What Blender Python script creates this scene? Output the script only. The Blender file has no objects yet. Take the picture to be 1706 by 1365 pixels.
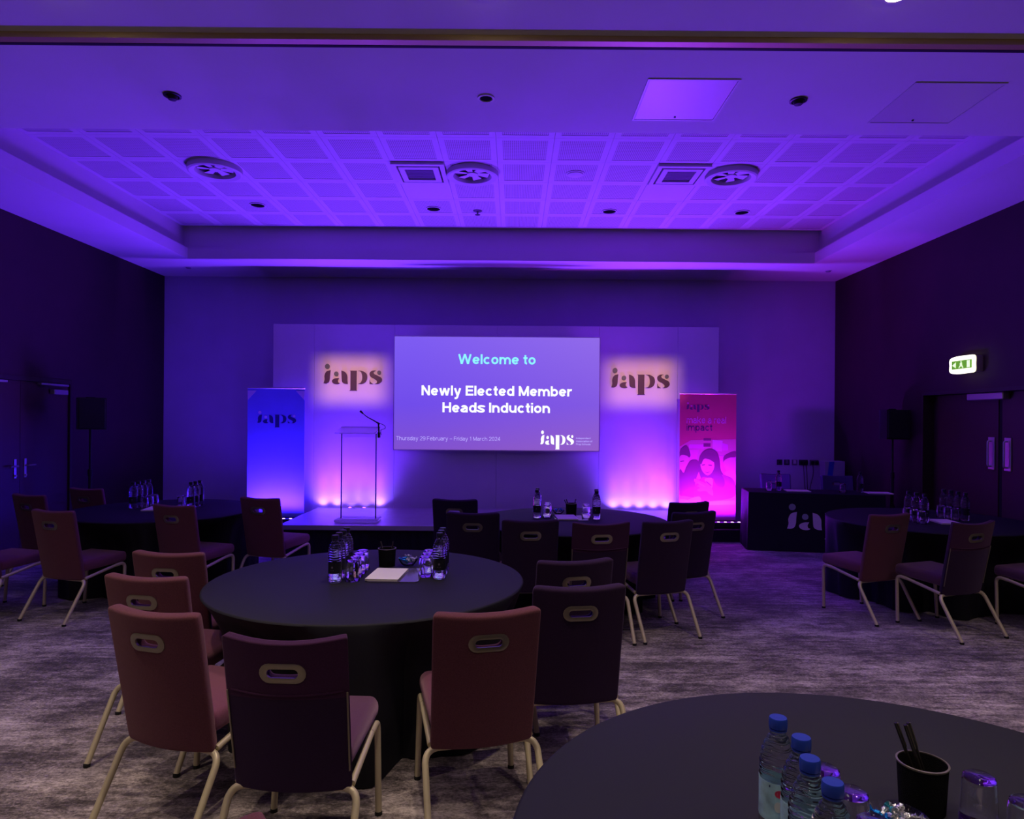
import bpy, bmesh, math, random
from mathutils import Vector, Matrix
from mathutils.geometry import tessellate_polygon

random.seed(7)
SC = bpy.context.scene
COL = SC.collection
PI = math.pi
R = math.radians

# ------------------------------------------------------------------ camera
HC = 1.69                      # eye height
cd = bpy.data.cameras.new('camera')
cam = bpy.data.objects.new('camera', cd)
COL.objects.link(cam)
cd.sensor_width = 36.0
cd.sensor_fit = 'HORIZONTAL'
cd.lens = 36.0 * 1130 / 1706
cd.shift_y = 17.5 / 1706
cd.shift_x = -2.0 / 1706
cd.clip_start = 0.05
cam.location = (0, 0, HC)
cam.rotation_euler = (Matrix.Rotation(R(90), 3, 'X') @ Matrix.Rotation(R(0.45), 3, 'Z')).to_euler()
SC.camera = cam

# ------------------------------------------------------------------ world and exposure
w = bpy.data.worlds.new('world')
SC.world = w
w.use_nodes = True
w.node_tree.nodes['Background'].inputs[0].default_value = (0.10, 0.05, 0.3, 1)
w.node_tree.nodes['Background'].inputs[1].default_value = 0.02
SC.view_settings.view_transform = 'Standard'
SC.view_settings.look = 'None'
SC.view_settings.exposure = 0.18
SC.view_settings.gamma = 1.0
SC.view_settings.use_curve_mapping = False

# lamp strengths (watts) and colours, all in one place
UP_W, UP_COL = 60.0, (0.150, 0.021, 1.0)          # uplight battens behind the stage, each lens: narrow beam
SPILL_W = 225.0                                  # and its wide spill into the room
SIDE_W = 30.0                                    # wide spill of the banner battens, each lens
GRAZE_W = 20.0                                   # and the low glow grazing the boards
BLUE_W, BLUE_COL = 3.0, (0.13, 0.09, 1.0)        # batten under the blue banner
PINK_W, PINK_COL = 6.5, (1.0, 0.06, 0.80)        # batten under the pink banner
WARM_W, WARM_COL = 84.0, (1.0, 0.80, 0.60)       # recessed downlights over the near half
GOBO_W, GOBO_COL = 980.0, (1.0, 0.44, 0.20)      # the two profile spots on the logos

def spot(name, loc, target, watts, col, size, blend=0.6, radius=0.03, parent=None):
    l = bpy.data.lights.new(name, 'SPOT')
    l.energy = watts; l.color = col; l.spot_size = R(size); l.spot_blend = blend
    l.shadow_soft_size = radius
    o = bpy.data.objects.new(name, l)
    COL.objects.link(o)
    d = Vector(target) - Vector(loc)
    o.rotation_euler = d.to_track_quat('-Z', 'Y').to_euler()
    o.location = loc
    if parent:
        bpy.context.view_layer.update()
        o.parent = parent
        o.matrix_parent_inverse = parent.matrix_world.inverted()
    return o

# ------------------------------------------------------------------ materials
def mat(name, col, rough=0.6, metal=0.0, spec=0.5, emit=None, estr=0.0, trans=0.0, ior=1.45,
        noise=None, bump=None, sheen=0.0):
    m = bpy.data.materials.new(name)
    m.use_nodes = True
    nt = m.node_tree
    b = nt.nodes['Principled BSDF']
    b.inputs['Base Color'].default_value = (*col, 1)
    b.inputs['Roughness'].default_value = rough
    b.inputs['Metallic'].default_value = metal
    b.inputs['Specular IOR Level'].default_value = spec
    b.inputs['Transmission Weight'].default_value = trans
    b.inputs['IOR'].default_value = ior
    b.inputs['Sheen Weight'].default_value = sheen
    if sheen: b.inputs['Sheen Tint'].default_value = (*[.45 + .55 * c / max(col) for c in col], 1)
    if emit:
        b.inputs['Emission Color'].default_value = (*emit, 1)
        b.inputs['Emission Strength'].default_value = estr
    tc = nt.nodes.new('ShaderNodeTexCoord')
    if noise:                                    # (scale, amount)
        n = nt.nodes.new('ShaderNodeTexNoise')
        n.inputs['Scale'].default_value = noise[0]
        n.inputs['Detail'].default_value = 5
        nt.links.new(tc.outputs['Object'], n.inputs['Vector'])
        r = nt.nodes.new('ShaderNodeValToRGB')
        a = noise[1]
        r.color_ramp.elements[0].position = 0.3
        r.color_ramp.elements[1].position = 0.7
        r.color_ramp.elements[0].color = (*[c * (1 - a) for c in col], 1)
        r.color_ramp.elements[1].color = (*[min(1, c * (1 + a)) for c in col], 1)
        nt.links.new(n.outputs['Fac'], r.inputs['Fac'])
        nt.links.new(r.outputs['Color'], b.inputs['Base Color'])
    if bump:                                     # (scale, strength)
        n = nt.nodes.new('ShaderNodeTexNoise')
        n.inputs['Scale'].default_value = bump[0]
        n.inputs['Detail'].default_value = 3
        nt.links.new(tc.outputs['Object'], n.inputs['Vector'])
        bp = nt.nodes.new('ShaderNodeBump')
        bp.inputs['Strength'].default_value = bump[1]
        bp.inputs['Distance'].default_value = 0.005
        nt.links.new(n.outputs['Fac'], bp.inputs['Height'])
        nt.links.new(bp.outputs['Normal'], b.inputs['Normal'])
    return m

M = {}
M['soffit'] = mat('soffit_paint', (0.62, 0.60, 0.62), 0.85, noise=(1.2, 0.03))
M['tile'] = mat('tile_plain', (0.52, 0.50, 0.52), 0.8)
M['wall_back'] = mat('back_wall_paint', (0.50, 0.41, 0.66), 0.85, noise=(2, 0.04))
M['wall_side'] = mat('side_wall_vinyl', (0.036, 0.012, 0.017), 0.7, noise=(3, 0.12), bump=(90, 0.15))
M['door'] = mat('door_veneer', (0.055, 0.022, 0.024), 0.45)
M['door_frame'] = mat('door_frame_wood', (0.028, 0.013, 0.014), 0.5)
M['steel'] = mat('brushed_steel', (0.62, 0.60, 0.62), 0.35, 0.9)
M['brass'] = mat('brass_track', (0.50, 0.38, 0.17), 0.50, 0.5)
M['dark_gap'] = mat('dark_gap', (0.01, 0.01, 0.01), 0.8)
M['black'] = mat('black_plastic', (0.012, 0.012, 0.014), 0.5)
M['black_mesh'] = mat('speaker_grille', (0.010, 0.010, 0.012), 0.7, bump=(300, 0.5))
M['fit_dark'] = mat('fitting_dark', (0.02, 0.02, 0.02), 0.4)
M['fit_white'] = mat('fitting_white', (0.6, 0.58, 0.6), 0.4)
M['panel'] = mat('backdrop_board', (0.62, 0.60, 0.66), 0.75, noise=(3, 0.02))
M['maroon'] = mat('logo_maroon', (0.040, 0.003, 0.045), 0.5)
M['logo_grey'] = mat('logo_grey_green', (0.075, 0.10, 0.09), 0.5)
M['navy'] = mat('logo_navy', (0.010, 0.012, 0.16), 0.6)
M['lilac'] = mat('logo_and_glow_lilac', (0.62, 0.50, 0.85), 0.6)  # logo dots; also paints the lit corners of the blue banner
M['bone'] = mat('logo_bone', (0.88, 0.80, 0.80), 0.7)
M['sage'] = mat('logo_sage', (0.38, 0.48, 0.42), 0.7)
M['stage_top'] = mat('stage_deck', (0.30, 0.27, 0.32), 0.30, spec=0.75, noise=(6, 0.1))
M['stage_edge'] = mat('stage_edge_trim', (0.55, 0.5, 0.55), 0.35, 0.6)
M['skirt'] = mat('stage_skirt', (0.010, 0.009, 0.012), 0.9)
M['cloth'] = mat('black_table_linen', (0.015, 0.015, 0.022), 0.66, spec=0.30, bump=(900, 0.2))
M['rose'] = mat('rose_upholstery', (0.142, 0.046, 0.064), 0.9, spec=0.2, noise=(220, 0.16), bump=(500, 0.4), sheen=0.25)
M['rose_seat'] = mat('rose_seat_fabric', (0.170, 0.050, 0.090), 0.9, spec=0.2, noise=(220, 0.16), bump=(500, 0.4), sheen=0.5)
M['plum'] = mat('shaded_upholstery', (0.026, 0.009, 0.040), 0.9, spec=0.2, noise=(220, 0.16), bump=(500, 0.4), sheen=0.2)  # darker copy of the rose fabric, with the dimmer light put into its colour
M['shaded_band'] = mat('shaded_band', (0.050, 0.013, 0.050), 0.9, spec=0.2, noise=(220, 0.16), bump=(500, 0.4), sheen=0.2)
M['shaded_seat'] = mat('shaded_seat_fabric', (0.090, 0.030, 0.072), 0.9, spec=0.2, noise=(220, 0.16), bump=(500, 0.4), sheen=0.6)  # seat of the same shaded copy
M['champagne'] = mat('champagne_metal', (0.68, 0.60, 0.40), 0.40, 0.25)
M['grommet'] = mat('grommet_pewter', (0.30, 0.27, 0.20), 0.36, 0.7)
M['rubber'] = mat('black_rubber', (0.02, 0.02, 0.02), 0.8)
M['water'] = mat('bottled_water', (0.97, 0.99, 1.0), 0.02, trans=1.0, ior=1.34)
M['glass'] = mat('drinking_glass', (1, 1, 1), 0.02, trans=1.0, ior=1.46)
M['acrylic'] = mat('clear_acrylic', (0.97, 0.96, 1.0), 0.02, trans=1.0, ior=1.2, spec=0.25)
M['acrylic_edge'] = mat('acrylic_cut_edge', (0.03, 0.012, 0.10), 0.25)
M['frost'] = mat('frosted_acrylic', (0.95, 0.88, 0.97), 0.55, trans=0.75, ior=1.15)
M['cap_blue'] = mat('blue_bottle_cap', (0.020, 0.055, 0.42), 0.35)
M['cap_dark'] = mat('dark_bottle_cap', (0.012, 0.012, 0.03), 0.35)
M['label_dark'] = mat('dark_bottle_label', (0.010, 0.010, 0.018), 0.5)
M['label_blue'] = mat('pale_blue_label', (0.40, 0.66, 0.74), 0.4, noise=(30, 0.35))
M['label_red'] = mat('label_red', (0.60, 0.03, 0.09), 0.4)
M['label_white'] = mat('label_white', (0.70, 0.72, 0.70), 0.4)
M['label_navy'] = mat('label_navy', (0.02, 0.03, 0.12), 0.4)
M['paper'] = mat('cream_paper', (0.92, 0.87, 0.76), 0.75)
M['hatch'] = mat('glossy_hatch_paint', (0.62, 0.56, 0.62), 0.36, spec=0.7)
M['hole'] = mat('unlit_lamp_hole', (0.004, 0.004, 0.006), 0.9, spec=0.05)
M['pot'] = mat('black_wire_mesh', (0.006, 0.006, 0.008), 0.85, spec=0.12, bump=(400, 0.6))
M['tray'] = mat('glossy_tray', (0.10, 0.085, 0.14), 0.16, spec=0.8)
M['foil_blue'] = mat('blue_foil', (0.02, 0.30, 0.75), 0.22, 0.85, bump=(160, 0.8))
M['foil_silver'] = mat('silver_foil', (0.75, 0.76, 0.70), 0.2, 0.95, bump=(160, 0.8))
M['foil_teal'] = mat('teal_foil', (0.05, 0.42, 0.48), 0.25, 0.85, bump=(160, 0.8))
M['pen'] = mat('pen_barrel', (0.020, 0.018, 0.018), 0.25)
M['banner_blue'] = mat('blue_banner_print', (0.17, 0.20, 0.85), 0.6, noise=(2, 0.05))
M['banner_pink'] = mat('pink_banner_print', (0.74, 0.06, 0.22), 0.6, noise=(2, 0.05))
M['p_light'] = mat('print_light_pink', (0.92, 0.09, 0.72), 0.6)
M['p_pale'] = mat('print_pale_pink', (0.96, 0.20, 0.82), 0.6)
M['p_mid'] = mat('print_mid_pink', (0.80, 0.14, 0.42), 0.6)
M['p_dark'] = mat('print_dark_plum', (0.24, 0.03, 0.16), 0.6)
M['p_deep'] = mat('print_deep_plum', (0.26, 0.025, 0.16), 0.6)
M['p_body'] = mat('print_jacket', (0.40, 0.03, 0.22), 0.6)
M['p_skin'] = mat('print_skin', (0.88, 0.16, 0.46), 0.6)
M['p_violet'] = mat('print_violet', (0.16, 0.03, 0.18), 0.6)
M['socket'] = mat('socket_plate', (0.03, 0.02, 0.05), 0.5)
M['socket_pale'] = mat('socket_plate_pale', (0.16, 0.13, 0.2), 0.5)
M['blue_card'] = mat('blue_card', (0.03, 0.05, 0.55), 0.6)
M['pale_card'] = mat('pale_card', (0.36, 0.34, 0.46), 0.7)
M['red_card'] = mat('red_card', (0.18, 0.03, 0.05), 0.7)
M['chair_blue_lit'] = mat('blue_lit_chair_fabric', (0.07, 0.06, 0.14), 0.9, bump=(500, 0.4))  # blue light falling on these chairs is put into the fabric colour
M['exit_face'] = mat('exit_face', (0.9, 0.9, 0.75), 0.4, emit=(1.0, 0.98, 0.60), estr=1.5)
M['exit_green'] = mat('exit_green', (0.05, 0.2, 0.01), 0.4, emit=(0.10, 0.28, 0.015), estr=1.0)
M['exit_mark'] = mat('exit_mark', (0.9, 0.95, 0.7), 0.4, emit=(0.75, 0.95, 0.35), estr=0.9)
M['exit_body'] = mat('exit_body', (0.30, 0.24, 0.22), 0.5)
M['lens_up'] = mat('uplight_lens', (0.2, 0.1, 0.3), 0.2, emit=(0.8, 0.45, 1.0), estr=4)
M['lens_warm'] = mat('downlight_lens', (0.9, 0.8, 0.6), 0.3, emit=(1.0, 0.82, 0.55), estr=40)

def carpet_material():
    m = bpy.data.materials.new('streaked_carpet'); m.use_nodes = True
    nt = m.node_tree; b = nt.nodes['Principled BSDF']
    b.inputs['Roughness'].default_value = 0.95
    b.inputs['Specular IOR Level'].default_value = 0.15
    b.inputs['Sheen Weight'].default_value = 0.35
    b.inputs['Sheen Roughness'].default_value = 0.45
    tc = nt.nodes.new('ShaderNodeTexCoord')
    def noise(sx, sy, detail, rough=0.6):
        mp = nt.nodes.new('ShaderNodeMapping')
        mp.inputs['Scale'].default_value = (sx, sy, 1)
        n = nt.nodes.new('ShaderNodeTexNoise')
        n.inputs['Scale'].default_value = 1.0
        n.inputs['Detail'].default_value = detail
        n.inputs['Roughness'].default_value = rough
        nt.links.new(tc.outputs['Object'], mp.inputs['Vector'])
        nt.links.new(mp.outputs['Vector'], n.inputs['Vector'])
        return n
    big = noise(1.5, 2.3, 6, 0.72)
    streak = noise(9.0, 24.0, 7, 0.80)
    fine = noise(55, 75, 4, 0.80)
    a = nt.nodes.new('ShaderNodeMath'); a.operation = 'MULTIPLY_ADD'
    a.inputs[1].default_value = 0.50
    nt.links.new(streak.outputs['Fac'], a.inputs[0])
    s = nt.nodes.new('ShaderNodeMath'); s.operation = 'MULTIPLY'; s.inputs[1].default_value = 0.60
    nt.links.new(big.outputs['Fac'], s.inputs[0])
    nt.links.new(s.outputs[0], a.inputs[2])
    c = nt.nodes.new('ShaderNodeMath'); c.operation = 'MULTIPLY_ADD'; c.inputs[1].default_value = 0.42
    nt.links.new(fine.outputs['Fac'], c.inputs[0]); nt.links.new(a.outputs[0], c.inputs[2])
    lines = noise(0.5, 17.0, 2, 0.5)
    c2 = nt.nodes.new('ShaderNodeMath'); c2.operation = 'MULTIPLY_ADD'; c2.inputs[1].default_value = 0.16
    nt.links.new(lines.outputs['Fac'], c2.inputs[0]); nt.links.new(c.outputs[0], c2.inputs[2]); c = c2
    r = nt.nodes.new('ShaderNodeValToRGB')
    e = r.color_ramp.elements
    e[0].position = 0.72; e[0].color = (0.040, 0.031, 0.033, 1)
    e[1].position = 0.98; e[1].color = (0.64, 0.56, 0.55, 1)
    x = e.new(0.805); x.color = (0.130, 0.107, 0.110, 1)
    x = e.new(0.865); x.color = (0.28, 0.235, 0.235, 1)
    nt.links.new(c.outputs[0], r.inputs['Fac'])
    nt.links.new(r.outputs['Color'], b.inputs['Base Color'])
    bp = nt.nodes.new('ShaderNodeBump'); bp.inputs['Strength'].default_value = 0.5
    bp.inputs['Distance'].default_value = 0.008
    nt.links.new(c.outputs[0], bp.inputs['Height']); nt.links.new(bp.outputs['Normal'], b.inputs['Normal'])
    return m
M['carpet'] = carpet_material()

def perforated_material():
    m = bpy.data.materials.new('tile_perforated'); m.use_nodes = True
    nt = m.node_tree; b = nt.nodes['Principled BSDF']
    b.inputs['Roughness'].default_value = 0.85
    tc = nt.nodes.new('ShaderNodeTexCoord')
    mp = nt.nodes.new('ShaderNodeMapping'); mp.inputs['Scale'].default_value = (52, 52, 52)
    nt.links.new(tc.outputs['Object'], mp.inputs['Vector'])
    fr = nt.nodes.new('ShaderNodeVectorMath'); fr.operation = 'FRACTION'
    nt.links.new(mp.outputs['Vector'], fr.inputs[0])
    sb = nt.nodes.new('ShaderNodeVectorMath'); sb.operation = 'SUBTRACT'
    sb.inputs[1].default_value = (0.5, 0.5, 0.5)
    nt.links.new(fr.outputs[0], sb.inputs[0])
    ml = nt.nodes.new('ShaderNodeVectorMath'); ml.operation = 'MULTIPLY'
    ml.inputs[1].default_value = (1, 1, 0)
    nt.links.new(sb.outputs[0], ml.inputs[0])
    ln = nt.nodes.new('ShaderNodeVectorMath'); ln.operation = 'LENGTH'
    nt.links.new(ml.outputs[0], ln.inputs[0])
    r = nt.nodes.new('ShaderNodeValToRGB')
    r.color_ramp.elements[0].position = 0.27; r.color_ramp.elements[0].color = (0.14, 0.13, 0.14, 1)
    r.color_ramp.elements[1].position = 0.33; r.color_ramp.elements[1].color = (0.48, 0.46, 0.48, 1)
    nt.links.new(ln.outputs['Value'], r.inputs['Fac'])
    nt.links.new(r.outputs['Color'], b.inputs['Base Color'])
    return m
M['perf'] = perforated_material()

def slide_material():
    m = bpy.data.materials.new('projected_slide'); m.use_nodes = True
    nt = m.node_tree; b = nt.nodes['Principled BSDF']
    b.inputs['Base Color'].default_value = (0.04, 0.04, 0.04, 1)
    b.inputs['Roughness'].default_value = 0.8
    tc = nt.nodes.new('ShaderNodeTexCoord')
    sp = nt.nodes.new('ShaderNodeSeparateXYZ'); nt.links.new(tc.outputs['Generated'], sp.inputs[0])
    r1 = nt.nodes.new('ShaderNodeValToRGB')
    e = r1.color_ramp.elements
    e[0].position = 0.0; e[0].color = (0.250, 0.095, 0.600, 1)
    e[1].position = 1.0; e[1].color = (0.240, 0.125, 0.860, 1)
    x = e.new(0.40); x.color = (0.190, 0.085, 0.800, 1)
    nt.links.new(sp.outputs['Z'], r1.inputs['Fac'])
    r2 = nt.nodes.new('ShaderNodeValToRGB')
    e = r2.color_ramp.elements
    e[0].position = 0.1; e[0].color = (0.85, 0.85, 1.0, 1)
    e[1].position = 1.0; e[1].color = (1.15, 1.15, 0.92, 1)
    nt.links.new(sp.outputs['X'], r2.inputs['Fac'])
    mx = nt.nodes.new('ShaderNodeMix'); mx.data_type = 'RGBA'; mx.blend_type = 'MULTIPLY'
    mx.inputs['Factor'].default_value = 1
    nt.links.new(r1.outputs['Color'], mx.inputs['A']); nt.links.new(r2.outputs['Color'], mx.inputs['B'])
    nt.links.new(mx.outputs['Result'], b.inputs['Emission Color'])
    b.inputs['Emission Strength'].default_value = 0.88
    return m
M['slide'] = slide_material()
M['slide_white'] = mat('slide_white', (0.1, 0.1, 0.1), 0.8, emit=(0.92, 0.95, 1.0), estr=1.0)
M['slide_cyan'] = mat('slide_cyan', (0.1, 0.1, 0.1), 0.8, emit=(0.24, 0.80, 0.86), estr=1.0)
M['slide_lav'] = mat('slide_lavender', (0.1, 0.1, 0.1), 0.8, emit=(0.44, 0.36, 0.90), estr=1.0)

# ------------------------------------------------------------------ mesh helpers
def obj(name, me, parent=None, loc=None, rot=None):
    o = bpy.data.objects.new(name, me)
    COL.objects.link(o)
    if parent: o.parent = parent
    if loc is not None: o.location = loc
    if rot is not None: o.rotation_euler = rot
    return o

def tag(o, label=None, cat=None, group=None, kind=None):
    if label: o['label'] = label
    if cat: o['category'] = cat
    if group: o['group'] = group
    if kind: o['kind'] = kind
    return o

def thing(name, label, cat, loc=(0, 0, 0), rz=0.0, group=None):
    o = bpy.data.objects.new(name, None)
    o.empty_display_size = 0.1
    COL.objects.link(o)
    o.location = loc; o.rotation_euler = (0, 0, rz)
    return tag(o, label, cat, group)

class MB:
    """collects vertices and faces of one mesh"""
    def __init__(s): s.v = []; s.f = []; s.mi = []; s.cur = 0
    def add(s, vs, fs):
        k = len(s.v); s.v += [tuple(p) for p in vs]
        for f in fs: s.f.append([i + k for i in f]); s.mi.append(s.cur)
        return s
    def box(s, x0, x1, y0, y1, z0, z1):
        vs = [(x, y, z) for z in (z0, z1) for y in (y0, y1) for x in (x0, x1)]
        return s.add(vs, [(0, 2, 3, 1), (4, 5, 7, 6), (0, 1, 5, 4), (1, 3, 7, 5), (3, 2, 6, 7), (2, 0, 4, 6)])
    def rbox(s, x0, x1, y0, y1, z0, z1, r=0.02, seg=2):
        bm = bmesh.new(); bmesh.ops.create_cube(bm, size=1)
        for v in bm.verts:
            v.co = Vector(((x0 + x1) / 2 + v.co.x * (x1 - x0), (y0 + y1) / 2 + v.co.y * (y1 - y0), (z0 + z1) / 2 + v.co.z * (z1 - z0)))
        bmesh.ops.bevel(bm, geom=list(bm.edges), offset=r, segments=seg, profile=0.5, affect='EDGES')
        bm.verts.index_update()
        s.add([v.co[:] for v in bm.verts], [[v.index for v in f.verts] for f in bm.faces]); bm.free()
        return s
    def lathe(s, prof, n=20, c=(0, 0, 0)):
        vs = []; fs = []
        for (r, z) in prof:
            for i in range(n):
                a = 2 * PI * i / n
                vs.append((c[0] + r * math.cos(a), c[1] + r * math.sin(a), c[2] + z))
        m = len(prof)
        for j in range(m - 1):
            for i in range(n):
                fs.append((j * n + i, j * n + (i + 1) % n, (j + 1) * n + (i + 1) % n, (j + 1) * n + i))
        if prof[0][0] > 1e-6: fs.append(list(range(n))[::-1])
        if prof[-1][0] > 1e-6: fs.append([(m - 1) * n + i for i in range(n)])
        return s.add(vs, fs)
    def ring(s, prof, n=24, c=(0, 0, 0)):          # closed profile, torus like
        vs = []; fs = []; m = len(prof)
        for (r, z) in prof:
            for i in range(n):
                a = 2 * PI * i / n
                vs.append((c[0] + r * math.cos(a), c[1] + r * math.sin(a), c[2] + z))
        for j in range(m):
            k = (j + 1) % m
            for i in range(n):
                fs.append((j * n + i, j * n + (i + 1) % n, k * n + (i + 1) % n, k * n + i))
        return s.add(vs, fs)
    def tube(s, path, r, n=8, r2=None):
        P = [Vector(p) for p in path]
        T = [(P[min(i + 1, len(P) - 1)] - P[max(i - 1, 0)]).normalized() for i in range(len(P))]
        up = Vector((0, 0, 1)) if abs(T[0].z) < 0.9 else Vector((1, 0, 0))
        nrm = T[0].cross(up).normalized()
        vs = []
        for i, p in enumerate(P):
            if i: nrm = (nrm - T[i] * nrm.dot(T[i])).normalized()
            b = T[i].cross(nrm)
            rr = r if r2 is None else r + (r2 - r) * i / (len(P) - 1)
            for k in range(n):
                a = 2 * PI * k / n
                vs.append(p + nrm * (rr * math.cos(a)) + b * (rr * math.sin(a)))
        fs = []
        for i in range(len(P) - 1):
            for k in range(n):
                fs.append((i * n + k, i * n + (k + 1) % n, (i + 1) * n + (k + 1) % n, (i + 1) * n + k))
        fs.append(list(range(n))[::-1]); fs.append([(len(P) - 1) * n + k for k in range(n)])
        return s.add(vs, fs)
    def prism(s, pts, y0, y1):                     # 2d outline (x,z) facing -y, from y0 (front) to y1
        n = len(pts)
        vs = [(p[0], y0, p[1]) for p in pts] + [(p[0], y1, p[1]) for p in pts]
        tri = tessellate_polygon([[Vector((p[0], p[1], 0)) for p in pts]])
        fs = [list(t) for t in tri] + [[n + i for i in t[::-1]] for t in tri]
        for i in range(n): fs.append((i, (i + 1) % n, n + (i + 1) % n, n + i))
        return s.add(vs, fs)
    def mesh(s, name, mats, smooth=False, angle=40):
        me = bpy.data.meshes.new(name)
        me.from_pydata(s.v, [], s.f)
        if not isinstance(mats, (list, tuple)): mats = [mats]
        for m in mats: me.materials.append(m)
        me.polygons.foreach_set('material_index', s.mi)
        bm = bmesh.new(); bm.from_mesh(me)
        bmesh.ops.recalc_face_normals(bm, faces=bm.faces)
        bm.to_mesh(me); bm.free()
        if smooth:
            me.polygons.foreach_set('use_smooth', [True] * len(me.polygons))
            me.set_sharp_from_angle(angle=R(angle))
        me.update()
        return me
    def build(s, name, mats, parent=None, smooth=False, loc=None, rot=None, angle=40):
        return obj(name, s.mesh(name, mats, smooth, angle), parent, loc, rot)

def fillet(path, rad, n=5):
    P = [Vector(p) for p in path]; out = [P[0]]
    for i in range(1, len(P) - 1):
        a = (P[i - 1] - P[i]); b = (P[i + 1] - P[i])
        d = min(rad, a.length * 0.49, b.length * 0.49)
        p0 = P[i] + a.normalized() * d; p1 = P[i] + b.normalized() * d
        for k in range(n + 1):
            t = k / n
            out.append(p0 * (1 - t) ** 2 + P[i] * 2 * t * (1 - t) + p1 * t * t)
    out.append(P[-1]); return out

def spline(pts, n=5):
    """closed outline through points; a point with a third entry is a sharp corner"""
    m = len(pts); out = []
    P = [Vector((p[0], p[1])) for p in pts]; S = [len(p) > 2 for p in pts]
    for i in range(m):
        p1, p2 = P[i], P[(i + 1) % m]
        p0 = P[i - 1] if not S[i] else p1 - (p2 - p1)
        p3 = P[(i + 2) % m] if not S[(i + 1) % m] else p2 + (p2 - p1)
        for k in range(n):
            t = k / n
            q = 0.5 * ((2 * p1) + (p2 - p0) * t + (2 * p0 - 5 * p1 + 4 * p2 - p3) * t * t + (3 * p1 - p0 - 3 * p2 + p3) * t ** 3)
            out.append((q.x, q.y))
    return out

def circle(cx, cy, r, n=20):
    return [(cx + r * math.cos(2 * PI * i / n), cy + r * math.sin(2 * PI * i / n)) for i in range(n)]

def baked(name, me, mods, smooth=True):
    """apply modifiers once and hand back plain mesh data to be shared"""
    o = bpy.data.objects.new(name, me); COL.objects.link(o)
    for typ, kw in mods:
        md = o.modifiers.new(typ, typ)
        for k, v in kw.items(): setattr(md, k, v)
    dg = bpy.context.evaluated_depsgraph_get()
    me2 = bpy.data.meshes.new_from_object(o.evaluated_get(dg))
    me2.name = name
    bpy.data.objects.remove(o)
    if smooth: me2.polygons.foreach_set('use_smooth', [True] * len(me2.polygons))
    return me2

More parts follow.
